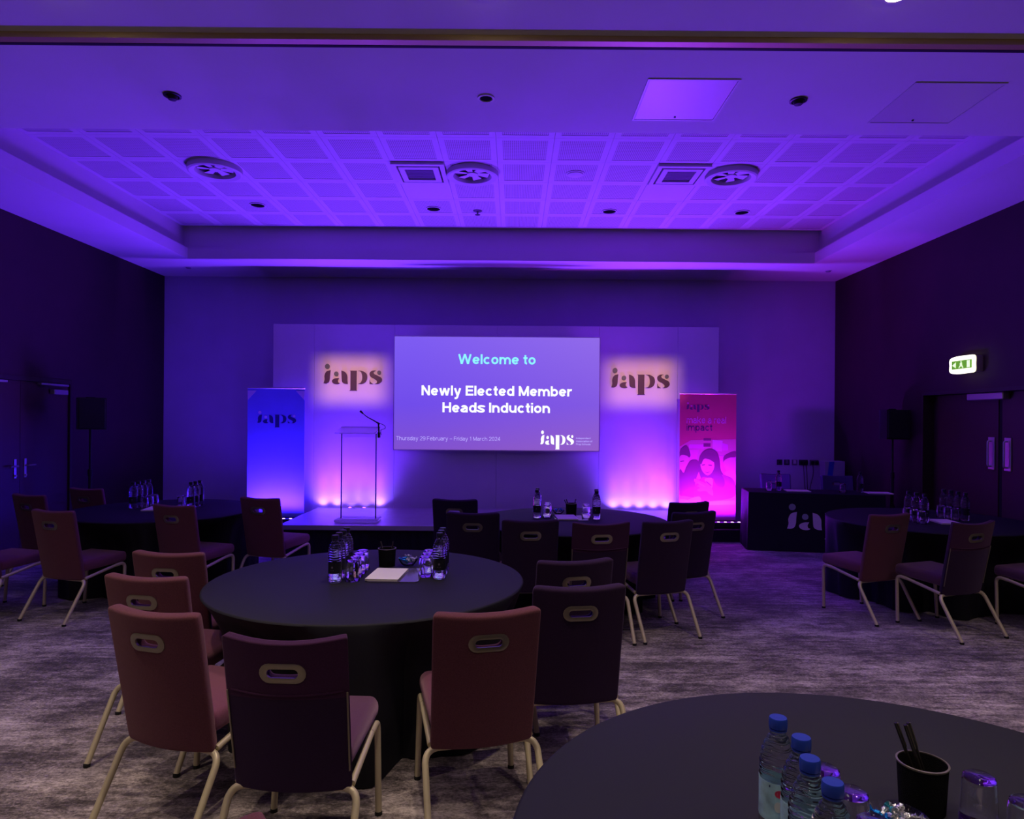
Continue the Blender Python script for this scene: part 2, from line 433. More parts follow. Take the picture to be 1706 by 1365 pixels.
def _arc(cx, cy, rx, ry, a0, a1, n=14):
    return [(cx + rx * math.cos(R(a0 + (a1 - a0) * k / n)), cy + ry * math.sin(R(a0 + (a1 - a0) * k / n))) for k in range(n + 1)]
def glyph(ch, t):
    """stroke centre lines of a plain grotesque letter, and its advance; t = stroke width"""
    h = t / 2; X = .53; C = .72; bw = .50; cx = bw / 2; cy = X / 2; rx = bw / 2 - h; ry = X / 2 - h + .006; ra = .20
    o = _arc(cx, cy, rx, ry, 0, 360, 24)
    def arch(x0, x1): return [(x1, 0)] + _arc((x0 + x1) / 2, X - h - ra, (x1 - x0) / 2, ra, 0, 180, 12)
    def digit2(): return _arc(.25, .50, .25 - h, .22 - h, 165, -35, 12) + [(h, h), (.5, h)]
    lw = {
        'o': ([o], bw), 'c': ([_arc(cx, cy, rx, ry, 42, 318, 20)], bw - .02),
        'e': ([_arc(cx, cy, rx, ry, 0, 322, 20), [(h, cy), (bw - h, cy)]], bw),
        'a': ([[(bw - h - .02, 0), (bw - h - .02, X - .17)] + _arc(cx - .01, X - h - .14, rx - .01, .14, 0, 155, 10),
               [(bw - h - .02, .31), (cx, .30)] + _arc(cx - .02, .155, rx - .01, .155 - h + .004, 100, 300, 12) + [(bw - h - .03, .14)]], bw),
        'n': ([[(h, 0), (h, X)], arch(h, bw - h)], bw), 'h': ([[(h, 0), (h, C)], arch(h, bw - h)], bw),
        'm': ([[(h, 0), (h, X)], arch(h, .40), arch(.40, .80 - h)], .80),
        'u': ([[(bw - h, 0), (bw - h, X)], [(bw - x, X - y) for x, y in arch(h, bw - h)]], bw),
        'r': ([[(h, 0), (h, X)], _arc(h + .20, X - h - ra, .20, ra, 178, 75, 8)], .31),
        't': ([[(.14, C - .04), (.14, .16)] + _arc(.25, .13, .11, .13 - h, 180, 275, 6), [(0, X - h), (.29, X - h)]], .29),
        'l': ([[(h, 0), (h, C)]], t), 'i': ([[(h, 0), (h, X)], [(h, C - .11), (h, C)]], t),
        'd': ([o, [(bw - h, 0), (bw - h, C)]], bw), 'b': ([o, [(h, 0), (h, C)]], bw),
        'p': ([o, [(h, -.2), (h, X)]], bw), 'y': ([[(h, X), (.25, .02)], [(bw - h, X), (.22, -.14), (.15, -.19), (.05, -.185)]], bw),
        'w': ([[(h, X), (.21, 0)], [(.21, 0), (.37, X)], [(.37, X), (.53, 0)], [(.53, 0), (.74 - h, X)]], .74),
        'k': ([[(h, 0), (h, C)], [(bw - h, X), (h, .20)], [(.20, .30), (bw - h, 0)]], bw),
        's': ([spline([(.43, .40), (.33, X - h), (.18, X - h), (h + .01, .40), (.16, .30), (.33, .235), (.44 - h * .2, .145), (.34, h), (.16, h), (.03, .13), (.03, .13), (.03, .13)], 4)[:40]], .47),
        'f': ([[(.13, 0), (.13, .56)] + _arc(.25, .58, .12, .14 - h, 180, 95, 6), [(0, X - h), (.28, X - h)]], .28),
        'g': ([o, [(bw - h, X), (bw - h, -.06)] + _arc(cx, -.06, rx, .14 - h, 0, -150, 8)], bw),
        'W': ([[(h, C), (.25, 0)], [(.25, 0), (.47, C)], [(.47, C), (.69, 0)], [(.69, 0), (.94 - h, C)]], .94),
        'N': ([[(h, 0), (h, C)], [(h, C - .02), (.58 - h, .02)], [(.58 - h, 0), (.58 - h, C)]], .58),
        'M': ([[(h, 0), (h, C)], [(h, C - .02), (.35, .04)], [(.35, .04), (.70 - h, C - .02)], [(.70 - h, 0), (.70 - h, C)]], .70),
        'E': ([[(h, 0), (h, C)], [(0, C - h), (.52, C - h)], [(0, h), (.53, h)], [(0, .375), (.49, .375)]], .53),
        'F': ([[(h, 0), (h, C)], [(0, C - h), (.50, C - h)], [(0, .36), (.45, .36)]], .50),
        'H': ([[(h, 0), (h, C)], [(.58 - h, 0), (.58 - h, C)], [(0, .38), (.58, .38)]], .58),
        'I': ([[(h, 0), (h, C)]], t), 'T': ([[(.27, 0), (.27, C)], [(0, C - h), (.54, C - h)]], .54),
        'A': ([[(h, 0), (.31, C)], [(.31, C), (.62 - h, 0)], [(.12, .22), (.50, .22)]], .62),
        'P': ([[(h, 0), (h, C), (h, C - h), (.30, C - h)] + _arc(.30, C - .20, .22 - h, .20 - h, 90, -90, 8) + [(h, C - .40 + h)]], .52),
        'S': ([spline([(.50, .55), (.40, C - h), (.18, C - h), (h, .53), (.18, .40), (.38, .33), (.53 - h, .19), (.38, h), (.16, h), (.02, .18), (.02, .18), (.02, .18)], 4)[:40]], .54),
        '0': ([_arc(.25, C / 2, .25 - h, C / 2 - h, 0, 360, 24)], .5), '1': ([[(.24, 0), (.24, C)], [(.24, C - .03), (.08, C - .16)]], .36),
        '2': ([digit2()], .5), '4': ([[(.37, 0), (.37, C)], [(.37, C), (h, .20)], [(0, .20), (.5, .20)]], .5),
        '9': ([_arc(.25, .49, .25 - h, .23 - h, 0, 360, 20), [(.5 - h, .49)] + _arc(.25, .24, .25 - h, .24 - h, 0, -140, 10)], .5),
        '\u2013': ([[(0, .28), (.5, .28)]], .5), ' ': ([], .18)}
    return lw[ch]
def stroke(mb, pts, t):
    P = [Vector(p) for p in pts]; h = t / 2; vs = []
    for i, p in enumerate(P):
        a = (P[i] - P[i - 1]).normalized() if i else None
        b = (P[i + 1] - P[i]).normalized() if i < len(P) - 1 and (P[i + 1] - P[i]).length > 1e-6 else None
        d = a if b is None else (b if a is None else (a + b))
        if d is None or d.length < 1e-6: d = a or Vector((1, 0))
        d = d.normalized(); nn = Vector((-d.y, d.x)); k = h
        if a is not None and b is not None: k = h / max(.5, abs(d.dot(a)))
        vs += [(p.x + nn.x * k, 0, p.y + nn.y * k), (p.x - nn.x * k, 0, p.y - nn.y * k)]
    mb.add(vs, [(2 * i, 2 * i + 1, 2 * i + 3, 2 * i + 2) for i in range(len(P) - 1)])
def text(name, body, width, cap, loc, m, parent=None, weight=.13, align='LEFT'):
    """flat lettering in the xz plane facing -y; width and capital height in metres; loc is the baseline"""
    mb = MB(); x = 0; gap = .085 if weight < .11 else .065
    for ch in body:
        st, adv = glyph(ch, weight)
        n0 = len(mb.v)
        for p in st: stroke(mb, p, weight)
        mb.v[n0:] = [(a + x, b, c) for a, b, c in mb.v[n0:]]
        x += adv + gap
    x -= gap; kx = width / x; kz = cap / .72
    ox = 0 if align == 'LEFT' else x / 2
    mb.v = [((a - ox) * kx, 0, c * kz) for a, b, c in mb.v]
    return mb.build(name, m, parent, loc=loc)

GLYPH = [
    spline([(.54, .97, 1), (.22, .87), (.07, .58), (.08, .28), (0, .01, 1), (.2, 0), (.40, .1), (.48, .32), (.5, .62)]),
    spline([(1.21, .40, 1), (.93, .38), (.70, .27), (.66, .13), (.78, .0), (1.0, -.05), (1.18, -.03), (1.28, .03, 1), (1.16, .08), (1.12, .22)]),
    spline([(1.39, .95, 1), (1.68, .84), (1.85, .58), (1.87, .22), (1.90, -.03, 1), (1.66, -.01), (1.47, .10), (1.42, .35)]),
    [(2.04, .95), (2.60, .95), (2.59, -.46), (2.65, -.52), (2.03, -.52), (2.11, -.46), (2.11, .90)],
    spline([(2.70, .95, 1), (3.02, .93), (3.34, .76), (3.43, .46), (3.32, .14), (3.02, -.02), (2.70, -.01, 1), (2.92, .08), (3.03, .33), (3.02, .64), (2.92, .86)]),
    spline([(4.12, .97, 1), (3.82, .95), (3.62, .78), (3.68, .53), (3.98, .36), (4.18, .22), (4.18, .07), (4.02, -.02, 1), (4.34, .0), (4.58, .19), (4.54, .44), (4.24, .60), (3.98, .72), (3.93, .86)]),
    spline([(3.62, .30, 1), (3.70, .12), (3.92, -.02, 1), (3.62, -.02, 1)]),
]
DOTS = [(.28, 1.24, .19), (.99, .70, .175), (4.37, .82, .15)]
def logo(parent, loc, s, letters, dots, depth, sx=1.0):
    mb = MB()
    for g in GLYPH: mb.prism([(x * s * sx, z * s) for x, z in g], -depth, 0)
    o = mb.build('logo', letters, parent, loc=loc)
    for (x, z, r) in DOTS:
        MB().prism([(a * s * sx, b * s) for a, b in circle(x, z, r)], -depth, 0).build('logo_dot', dots, o)
    return o

# ================================================================== the setting
XL, XR, YB, YF = -5.65, 5.19, 10.96, -4.0
ZS, ZC = 3.97, 4.44                       # soffit and recess ceiling
RX0, RX1, RY0, RY1 = -4.78, 4.40, 5.37, 9.81

fl = MB().box(XL - .2, XR + .4, YF - .2, YB + .2, -0.1, 0).build('floor', M['carpet'])
tag(fl, 'streaky grey brown patterned carpet across the conference room', 'floor', kind='structure')

ceil = MB()
ceil.box(XL - .2, XR + .4, YF - .2, RY0, ZS, ZC + .25)
ceil.box(XL - .2, RX0, RY0, YB + .2, ZS, ZC + .25)
ceil.box(RX1, XR + .4, RY0, YB + .2, ZS, ZC + .25)
ceil.box(RX0, RX1, RY1, YB + .2, ZS, ZC + .25)
ceil.box(RX0, RX1, RY0, RY1, ZC + .022, ZC + .25)
ceiling = ceil.build('ceiling', M['soffit'])
tag(ceiling, 'plastered ceiling with a deep central recess of perforated tiles', 'ceiling', kind='structure')

for i, (a, lab) in enumerate([
        ((RX0, RX0 + .10, RY0, RY1, ZS, ZS + .15), 'white lip along the left edge of the ceiling recess'),
        ((RX1 - .10, RX1, RY0, RY1, ZS, ZS + .15), 'white lip along the right edge of the ceiling recess'),
        ((RX0 + .10, RX1 - .10, RY1 - .10, RY1, ZS, ZS + .15), 'white lip along the far edge of the ceiling recess')]):
    tag(MB().box(*a).build('trim_%d' % (i + 1), M['soffit']), lab, 'trim', kind='structure')

# recess tiles: one mesh, 16 x 7 objects
TX = (RX1 - RX0) / 16; TY = (RY1 - RY0 - .10) / 7
def tile_mesh():
    mb = MB(); hx, hy = TX / 2 - .0015, TY / 2 - .0015; m = .062; ix, iy = hx - m, hy - m
    z = 0.0; zi = 0.003; zt = .020
    V = [(-hx, -hy, z), (hx, -hy, z), (hx, hy, z), (-hx, hy, z), (-ix, -iy, z), (ix, -iy, z), (ix, iy, z), (-ix, iy, z),
         (-ix, -iy, zi), (ix, -iy, zi), (ix, iy, zi), (-ix, iy, zi), (-hx, -hy, zt), (hx, -hy, zt), (hx, hy, zt), (-hx, hy, zt)]
    F = []
    for i in range(4):
        j = (i + 1) % 4
        F += [(i, j, 4 + j, 4 + i), (4 + i, 4 + j, 8 + j, 8 + i), (i, 12 + i, 12 + j, j)]
    F.append((12, 13, 14, 15))
    mb.add(V, F); mb.cur = 1; mb.add([V[8], V[9], V[10], V[11]], [(0, 1, 2, 3)])
    return mb.mesh('ceiling_tile', [M['tile'], M['perf']])
tm = tile_mesh()
def plain_mesh():
    hx, hy = TX / 2 - .003, TY / 2 - .003
    return MB().box(-hx, hx, -hy, hy, 0, .020).mesh('ceiling_tile', M['tile'])
tm2 = plain_mesh()
for i in range(16):
    for j in range(7):
        # the columns that hold the two air units have a plain service tile behind each
        me = tm2 if (i, j) in ((6, 4), (11, 4)) else tm
        obj('ceiling_tile', me, ceiling, (RX0 + (i + .5) * TX, RY0 + (j + .5) * TY, ZC))

# partition track across the soffit
tr = thing('partition_track', 'brass folding-wall track running across the near ceiling', 'track', (0, 4.07, ZS))
MB().box(XL + .02, XR - .02, -.055, .0, -.035, -.001).build('brass_rail', M['brass'], tr)
MB().box(XL + .02, XR - .02, .06, .085, -.006, -.001).build('slot', M['dark_gap'], tr)

# walls
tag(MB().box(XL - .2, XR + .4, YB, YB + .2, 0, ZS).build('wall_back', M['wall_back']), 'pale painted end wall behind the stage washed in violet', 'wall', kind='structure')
tag(MB().box(XL - .2, XR + .4, YF - .2, YF, 0, ZS).build('wall_front', M['wall_side']), 'dark wall behind the viewpoint', 'wall', kind='structure')
DL0, DL1, DLH = 6.90, 8.68, 2.15          # left doors
DR0, DR1, DRH = 6.20, 8.62, 2.08          # right doors
wl = MB(); wl.box(XL - .2, XL, YF, DL0, 0, ZS); wl.box(XL - .2, XL, DL1, YB, 0, ZS); wl.box(XL - .2, XL, DL0, DL1, DLH, ZS)
tag(wl.build('wall_left', M['wall_side']), 'dark plum vinyl wall on the left with double doors', 'wall', kind='structure')
wr = MB(); wr.box(XR, XR + .4, YF, DR0, 0, ZS); wr.box(XR, XR + .4, DR1, YB, 0, ZS); wr.box(XR, XR + .4, DR0, DR1, DRH, ZS)
tag(wr.build('wall_right', M['wall_side']), 'dark plum vinyl wall on the right with recessed double doors', 'wall', kind='structure')
tag(MB().box(XL, XL + .015, YF, DL0, 0, .1).box(XL, XL + .015, DL1, YB, 0, .1).build('baseboard_left', M['door_frame']), 'dark skirting board along the left wall', 'baseboard', kind='structure')
tag(MB().box(XR - .015, XR, YF, DR0, 0, .1).box(XR - .015, XR, DR1, YB, 0, .1).build('baseboard_right', M['door_frame']), 'dark skirting board along the right wall', 'baseboard', kind='structure')

# left double doors
d1 = tag(bpy.data.objects.new('door_1', None), 'dark veneer double doors with overhead closers in the left wall', 'door', kind='structure'); COL.objects.link(d1)
d1.location = (XL, (DL0 + DL1) / 2, 0)
hw = (DL1 - DL0) / 2
MB().box(-.12, .012, -hw, -hw + .05, 0, DLH).box(-.12, .012, hw - .05, hw, 0, DLH).box(-.12, .012, -hw + .05, hw - .05, DLH - .05, DLH).build('door_frame', M['door_frame'], d1)
for sgn in (-1, 1):
    y0, y1 = sorted((sgn * .003, sgn * (hw - .052)))
    lf = MB().box(-.06, -.012, y0, y1, .006, DLH - .053).build('door_leaf', M['door'], d1)
    MB().rbox(-.012, -.004, *sorted((sgn * .06, sgn * .10)), .98, 1.20, .003, 1).tube([(.03, sgn * .08, 1.12), (.03, sgn * .20, 1.12)], .010).tube([(-.004, sgn * .08, 1.12), (.03, sgn * .08, 1.12)], .009).lathe([(.001, 0), (.014, 0), (.014, .02), (.001, .02)], 10, (-.002, sgn * .08, 1.00)).build('handle', M['steel'], lf)
    cy = sorted((sgn * (hw - .40), sgn * (hw - .14)))
    cl = MB().rbox(-.010, .05, cy[0], cy[1], DLH - .19, DLH - .13, .006, 1).build('door_closer', M['steel'], d1)
    MB().rbox(-.010, .045, *sorted((sgn * (hw - .62), sgn * (hw - .12))), DLH - .085, DLH - .06, .003, 1).build('closer_arm', M['steel'], cl)

# right double doors, set back in a reveal
d2 = tag(bpy.data.objects.new('door_2', None), 'dark recessed double doors with tall pull plates in the right wall', 'door', kind='structure'); COL.objects.link(d2)
d2.location = (XR, 0, 0)
yc = 7.42
MB().box(.0, .26, DR0, DR0 + .03, 0, DRH).box(.0, .26, DR1 - .03, DR1, 0, DRH).box(.0, .26, DR0 + .03, DR1 - .03, DRH - .04, DRH).build('door_frame', M['door_frame'], d2)
for sgn in (-1, 1):
    ya = DR0 + .033 if sgn < 0 else yc + .03
    yb = yc - .03 if sgn < 0 else DR1 - .033
    lf = MB().box(.14, .19, ya, yb, .006, DRH - .045).build('door_leaf', M['door'], d2)
    ypl = sorted((yc + sgn * .075, yc + sgn * .175))
    MB().rbox(.128, .14, ypl[0], ypl[1], 1.18, 1.54, .003, 1).tube(fillet([(.13, (ypl[0] + ypl[1]) / 2, 1.22), (.09, (ypl[0] + ypl[1]) / 2, 1.22), (.09, (ypl[0] + ypl[1]) / 2, 1.50), (.13, (ypl[0] + ypl[1]) / 2, 1.50)], .02), .010).build('pull_handle', M['steel'], lf)
MB().box(.15, .185, yc - .03, yc + .03, .006, DRH - .045).build('centre_strip', M['dark_gap'], d2)
MB().rbox(.06, .14, 7.28, 7.86, DRH - .125, DRH - .045, .008, 1).build('door_closer', M['steel'], d2)

# ================================================================== ceiling fittings
def air_unit(x, y, label):
    t = thing('air_conditioning_unit', label, 'air unit', (x, y, ZC), group='square air units in the recess')
    a, b = .285, .30
    mb = MB()
    for (x0, x1, y0, y1) in ((-a, a, -b, -b + .05), (-a, a, b - .05, b), (-a, -a + .05, -b + .05, b - .05), (a - .05, a, -b + .05, b - .05)):
        mb.box(x0, x1, y0, y1, -.030, -.002)
    mb.build('outer_frame', M['tile'], t)
    mb = MB(); a2, b2 = .215, .225
    for (x0, x1, y0, y1) in ((-a2, a2, -b2, -b2 + .06), (-a2, a2, b2 - .06, b2), (-a2, -a2 + .06, -b2 + .06, b2 - .06), (a2 - .06, a2, -b2 + .06, b2 - .06)):
        mb.box(x0, x1, y0, y1, -.034, -.004)
    mb.build('inner_frame', M['tile'], t)
    MB().box(-.235, .235, -.25, .25, -.003, -.0012).build('air_slot', M['dark_gap'], t)
    g = MB().box(-.15, .15, -.16, .16, -.012, -.0035).build('filter_grille', M['socket_pale'], t)
    for k in range(9):
        MB().box(-.15, .15, -.15 + k * .0375 - .003, -.15 + k * .0375 + .003, -.017, -.012).build('grille_bar', M['socket_pale'], g)
air_unit(RX0 + 6.5 * TX, RY0 + 3.5 * TY, 'square air unit with dark grille left of the centre swirl diffuser')
air_unit(RX0 + 11.5 * TX, RY0 + 3.5 * TY, 'square air unit with dark grille beside the right swirl diffuser')

def swirl(x, y, label):
    t = thing('swirl_diffuser', label, 'diffuser', (x, y, ZC), group='round swirl diffusers in the recess')
    MB().ring([(.285, -.001), (.285, -.055), (.265, -.065), (.215, -.050), (.200, -.012), (.200, -.001)], 32).build('outer_ring', M['tile'], t, True)
    MB().lathe([(.001, -.006), (.198, -.006), (.198, -.0015), (.001, -.0015)], 24).build('dark_plenum', M['dark_gap'], t)
    MB().lathe([(.001, -.030), (.060, -.028), (.062, -.010), (.001, -.008)], 20).build('hub', M['tile'], t, True)
    for k in range(6):
        a = k * PI / 3 + .3
        mb = MB()
        p = [(.06, -.035), (.185, -.055), (.185, .045), (.06, .02)]
        vs = []
        for z in (0, .004):
            for (u, v) in p:
                tilt = -.014 - .12 * v
                vs.append((u * math.cos(a) - v * math.sin(a), u * math.sin(a) + v * math.cos(a), tilt - z))
        mb.add(vs, [(0, 1, 2, 3), (7, 6, 5, 4), (0, 4, 5, 1), (1, 5, 6, 2), (2, 6, 7, 3), (3, 7, 4, 0)]).build('blade', M['tile'], t)
swirl(-3.30, 7.46, 'round swirl air diffuser at the left of the ceiling recess')
swirl(-.475, 7.54, 'round swirl air diffuser in the middle of the ceiling recess')
swirl(2.40, 7.54, 'round swirl air diffuser at the right of the ceiling recess')

def downlight(name, x, y, z, r, label, group, lens, light=None):
    t = thing(name, label, 'downlight', (x, y, z), group=group)
    MB().ring([(r, -.001), (r, -.008), (r * (.90 if lens == 'deep' else .78), -.010), (r * (.86 if lens == 'deep' else .72), -.001)], 20).build('trim_ring', M['fit_white'] if lens != 'eye' else M['fit_dark'], t, True)
    MB().lathe([(.001, -.020), (r * .4, -.017), (r * .72, -.005), (r * .72, -.0015), (.001, -.0015)] if lens == 'warm' else [(.001, -.004), (r * (.86 if lens == 'deep' else .71), -.004), (r * (.86 if lens == 'deep' else .71), -.0015), (.001, -.0015)], 16).build('lamp_lens', M['lens_warm'] if lens == 'warm' else M['hole'], t)
    if lens == 'eye':
        MB().lathe([(.001, -.035), (r * .45, -.032), (r * .62, -.014), (r * .66, -.006), (.001, -.006)], 16).build('eyeball', M['black'], t, True)
    return t
for x, y, lab in ((-3.32, 8.75, 'small unlit downlight in the recess, farthest left'), (-1.06, 8.85, 'small unlit downlight in the recess left of the sprinkler'),
                  (1.24, 8.90, 'small unlit downlight in the recess right of centre'), (2.98, 8.90, 'small unlit downlight in the recess, farthest right')):
    downlight('recess_downlight', x, y, ZC, .098, lab, 'downlights at the far side of the recess', 'deep')
eyes = [downlight('eyeball_spotlight', x, 4.80, ZS, .06, lab, 'eyeball spotlights in the near soffit', e) for x, lab, e in
        ((-2.43, 'tilted dark eyeball spotlight in the soffit at the left', 'eye'), (-.21, 'white ringed round spotlight in the middle of the soffit', 'dark'), (2.0, 'tilted dark eyeball spotlight in the soffit right of the bright hatch', 'eye'))]
# smoke detector, sprinkler
t = thing('ceiling_speaker', 'round pale ceiling disc between the centre diffuser and right air unit', 'detector', (.67, 7.56, ZC))
MB().lathe([(.001, -.030), (.05, -.028), (.085, -.014), (.09, -.001), (.001, -.001)], 20).build('disc', M['tile'], t, True)
MB().ring([(.092, -.001), (.092, -.006), (.105, -.004), (.105, -.001)], 20).build('rim', M['tile'], t, True)
t = thing('sprinkler', 'small dark sprinkler head hanging from a recess tile', 'sprinkler', (-.49, 8.93, ZC))
MB().lathe([(.001, -.012), (.055, -.008), (.06, -.001), (.001, -.001)], 14).build('rose', M['socket_pale'], t, True)
MB().lathe([(.001, -.05), (.010, -.05), (.010, -.01), (.001, -.01)], 8).build('stem', M['socket_pale'], t)
MB().lathe([(.001, -.056), (.036, -.054), (.036, -.050), (.001, -.048)], 14).build('deflector', M['socket'], t)
for x, y, lab in ((-4.95, 10.3, 'tiny round sensor on the far soffit at the left'), (4.72, 10.2, 'tiny round sensor on the far soffit at the right')):
    t = thing('soffit_sensor', lab, 'sensor', (x, y, ZS), group='soffit sensors')
    MB().lathe([(.001, -.022), (.03, -.018), (.045, -.001), (.001, -.001)], 12).build('dome', M['socket_pale'], t, True)
    MB().ring([(.046, -.001), (.046, -.005), (.056, -.004), (.056, -.001)], 12).build('rim', M['fit_white'], t, True)
# access hatches
for x, y, lab in ((1.19, 4.82, 'square ceiling access hatch with a pale frame above the stage front'), (2.98, 4.84, 'faint square ceiling access hatch at the right')):
    t = thing('access_hatch', lab, 'hatch', (x, y, ZS), group='soffit access hatches')
    s = .31
    mb = MB()
    for (x0, x1, y0, y1) in ((-s, s, -s, -s + .014), (-s, s, s - .014, s), (-s, -s + .014, -s + .014, s - .014), (s - .014, s, -s + .014, s - .014)):
        mb.box(x0, x1, y0, y1, -.007, -.001)
    mb.build('hatch_frame', M['fit_white'], t)
    pn = MB().box(-s + .017, s - .017, -s + .017, s - .017, -.004, -.001).build('hatch_panel', M['hatch'], t)
    MB().lathe([(.001, -.012), (.008, -.012), (.008, -.004), (.001, -.004)], 8, (0, s - .06, 0)).build('latch', M['fit_dark'], pn)

# warm recessed downlights over the near half of the room
for i, y in enumerate((3.60, 2.2, .7, -.8, -2.3)):
    for nm, x in (('far left', -4.68), ('left', -2.47), ('middle', -.18), ('right', 2.02), ('far right', 4.22)):
        if i or abs(x) > 4: lab = 'lit warm downlight in the near ceiling, %s column, row %s' % (nm, ('just beyond the frame', 'above the near tables', 'above the viewpoint', 'behind the viewpoint', 'farthest behind the viewpoint')[i])
        else: lab = 'lit warm downlight at the very top of the picture, %s of three' % nm
        t = downlight('warm_downlight', x, y, ZS, .075, lab, 'warm downlights in the near ceiling', 'warm')
        spot('downlight_lamp', (x, y, ZS - .03), (x, y, 0), WARM_W * (1, 1, .8, .45, .3)[i], WARM_COL, 84, .9, .05, t)

# ================================================================== stage end
PY = 10.15                                     # backdrop front face
STZ, SY0, SY1, SX0, SX1 = .40, 8.18, 9.80, -2.80, 2.35
st = thing('stage', 'low carpeted stage platform with black skirt below the screen', 'stage', ((SX0 + SX1) / 2, (SY0 + SY1) / 2, 0))
hx, hy = (SX1 - SX0) / 2, (SY1 - SY0) / 2
nd = 5
for k in range(nd):
    MB().box(-hx + k * 2 * hx / nd + .0015, -hx + (k + 1) * 2 * hx / nd - .0015, -hy + .012, hy - .012, STZ - .06, STZ).build('deck_board', M['stage_top'], st)
MB().box(-hx - .012, hx + .012, -hy - .012, -hy + .0115, STZ - .05, STZ + .003).box(-hx - .012, hx + .012, hy - .0115, hy + .012, STZ - .05, STZ + .003).box(-hx - .012, -hx, -hy + .0115, hy - .0115, STZ - .05, STZ + .003).box(hx, hx + .012, -hy + .0115, hy - .0115, STZ - .05, STZ + .003).build('edge_trim', M['stage_edge'], st)
mb = MB()
def skirt_run(p, q, n):
    vs = []; d = Vector(q) - Vector(p); nn = Vector((d.y, -d.x, 0)).normalized()
    for i in range(n + 1):
        c = Vector(p) + d * (i / n) + nn * (.012 * math.sin(i * 1.7))
        vs += [(c.x, c.y, 0.003), (c.x, c.y, STZ - .052)]
    mb.add(vs, [(2 * i, 2 * i + 2, 2 * i + 3, 2 * i + 1) for i in range(n)])
skirt_run((-hx + .02, -hy + .03, 0), (hx - .02, -hy + .03, 0), 160)
skirt_run((-hx + .02, hy - .03, 0), (-hx + .02, -hy + .03, 0), 50)
skirt_run((hx - .02, -hy + .03, 0), (hx - .02, hy - .03, 0), 50)
mb.build('skirt', M['skirt'], st, True)

# backdrop of boards with two logos
bx0, bx1, bz = -3.60, 3.07, 3.10
bd = thing('backdrop', 'wide pale backdrop of tall boards with two maroon logos', 'backdrop', ((bx0 + bx1) / 2, PY, 0))
cx = (bx0 + bx1) / 2
seams = [bx0, -2.985, -1.78, -.25, 1.28, 2.455, bx1]
for a, b in zip(seams[:-1], seams[1:]):
    MB().rbox(a - cx + .001, b - cx - .001, 0, .045, .02, bz, .003, 1).build('backdrop_board', M['panel'], bd)
for x in (-3.2, -1.2, .7, 2.7):
    MB().box(x - cx - .03, x - cx + .03, .046, .50, 0, .04).box(x - cx - .03, x - cx + .03, .046, .09, .04, bz - .2).build('brace', M['black'], bd)
def px(p, D): return (p - 855) / 1130 * D
def pz(p, D): return HC - (p - 700) / 1130 * D
logo(bd, (px(539, PY) - cx, -.001, pz(641.5, PY)), .205, M['maroon'], M['logo_grey'], .012, .925)
logo(bd, (px(1018, PY) - cx, -.001, pz(644.5, PY)), .205, M['maroon'], M['logo_grey'], .012, .925)

# projection screen
SD = 10.0
sx0, sx1, sz0, sz1 = px(655, SD), px(999.5, SD), pz(752, SD), pz(560.5, SD)
sw, sh = sx1 - sx0, sz1 - sz0
sc = thing('projection_screen', 'large wide screen showing the violet welcome slide', 'screen', ((sx0 + sx1) / 2, SD, sz0))
MB().box(-sw / 2, sw / 2, .001, .05, 0, sh).build('screen_frame', M['fit_white'], sc)
MB().box(-sw / 2 + .015, sw / 2 - .015, -.006, 0, .015, sh - .015).build('slide', M['slide'], sc)
for x in (-1.2, 1.2):
    MB().box(x - .03, x + .03, .051, PY - SD - .001, .2, sh - .2).build('hanging_bracket', M['black'], sc)
def sl(x, y): return ((x - 827.2) / 1130 * SD, -.008, (752 - y) / 1130 * SD)
def slw(a): return a / 1130 * SD
text('slide_heading', 'Welcome to', slw(129), slw(16.4), sl(827, 607.3), M['slide_cyan'], sc, .135, 'CENTER')
text('slide_title', 'Newly Elected Member', slw(250), slw(16.6), sl(827, 660), M['slide_white'], sc, .14, 'CENTER')
text('slide_title', 'Heads Induction', slw(179), slw(16.6), sl(826.5, 688), M['slide_white'], sc, .14, 'CENTER')
text('slide_date', 'Thursday 29 February \u2013 Friday 1 March 2024', slw(173), slw(6.6), sl(660.5, 735), M['slide_lav'], sc, .085)
lo = logo(sc, sl(900.5, 740), .142, M['slide_white'], M['slide_white'], .001, .755)
for k, s in enumerate(('Independent', 'Association of', 'Prep Schools')):
    text('slide_caption', s, slw((24, 27, 24)[k]), slw(3.0), sl(960, 731 + k * 5), M['slide_lav'], sc, .11)

# LED battens
def batten(loc, width, n, lens_r, label, watts, col, aim, size, blend=.9, spill=0, side=None):
    t = thing('led_batten', label, 'uplighter', loc, group='floor uplighter battens')
    MB().rbox(-width / 2, width / 2, -.05, .05, .012, .085, .008, 1).build('housing', M['black'], t)
    for sx in (-1, 1):
        MB().box(sx * width / 2 * .8 - .03, sx * width / 2 * .8 + .03, -.06, .06, 0, .0118).build('foot', M['black'], t)
    for k in range(n):
        x = -width / 2 + width * (k + .5) / n
        MB().lathe([(.001, .090), (lens_r * .7, .089), (lens_r, .0855), (.001, .0855)], 12, (x, 0, 0)).build('lens', M['lens_up'], t, True)
    bpy.context.view_layer.update()
    for k in range(n):
        x = -width / 2 + width * (k + .5) / n
        p = Vector(loc) + Vector((x, 0, .11))
        spot('batten_lamp', p, p + Vector(aim), watts, col, size, blend, .02, t)
        if side:
            spot('batten_side_spill', p, p + Vector((0, .05, 1)), SIDE_W, side, 168, 1.0, .03, t)
        if spill:
            spot('batten_spill', p, p + Vector((0, -.70, 1)), spill, col, 122, 1.0, .03, t)
            spot('batten_glow', p, p + Vector((0, .1, 1)), GRAZE_W, (col[0] * 1.2, col[1] * 3.5, 1), 130, 1.0, .02, t)
    return t
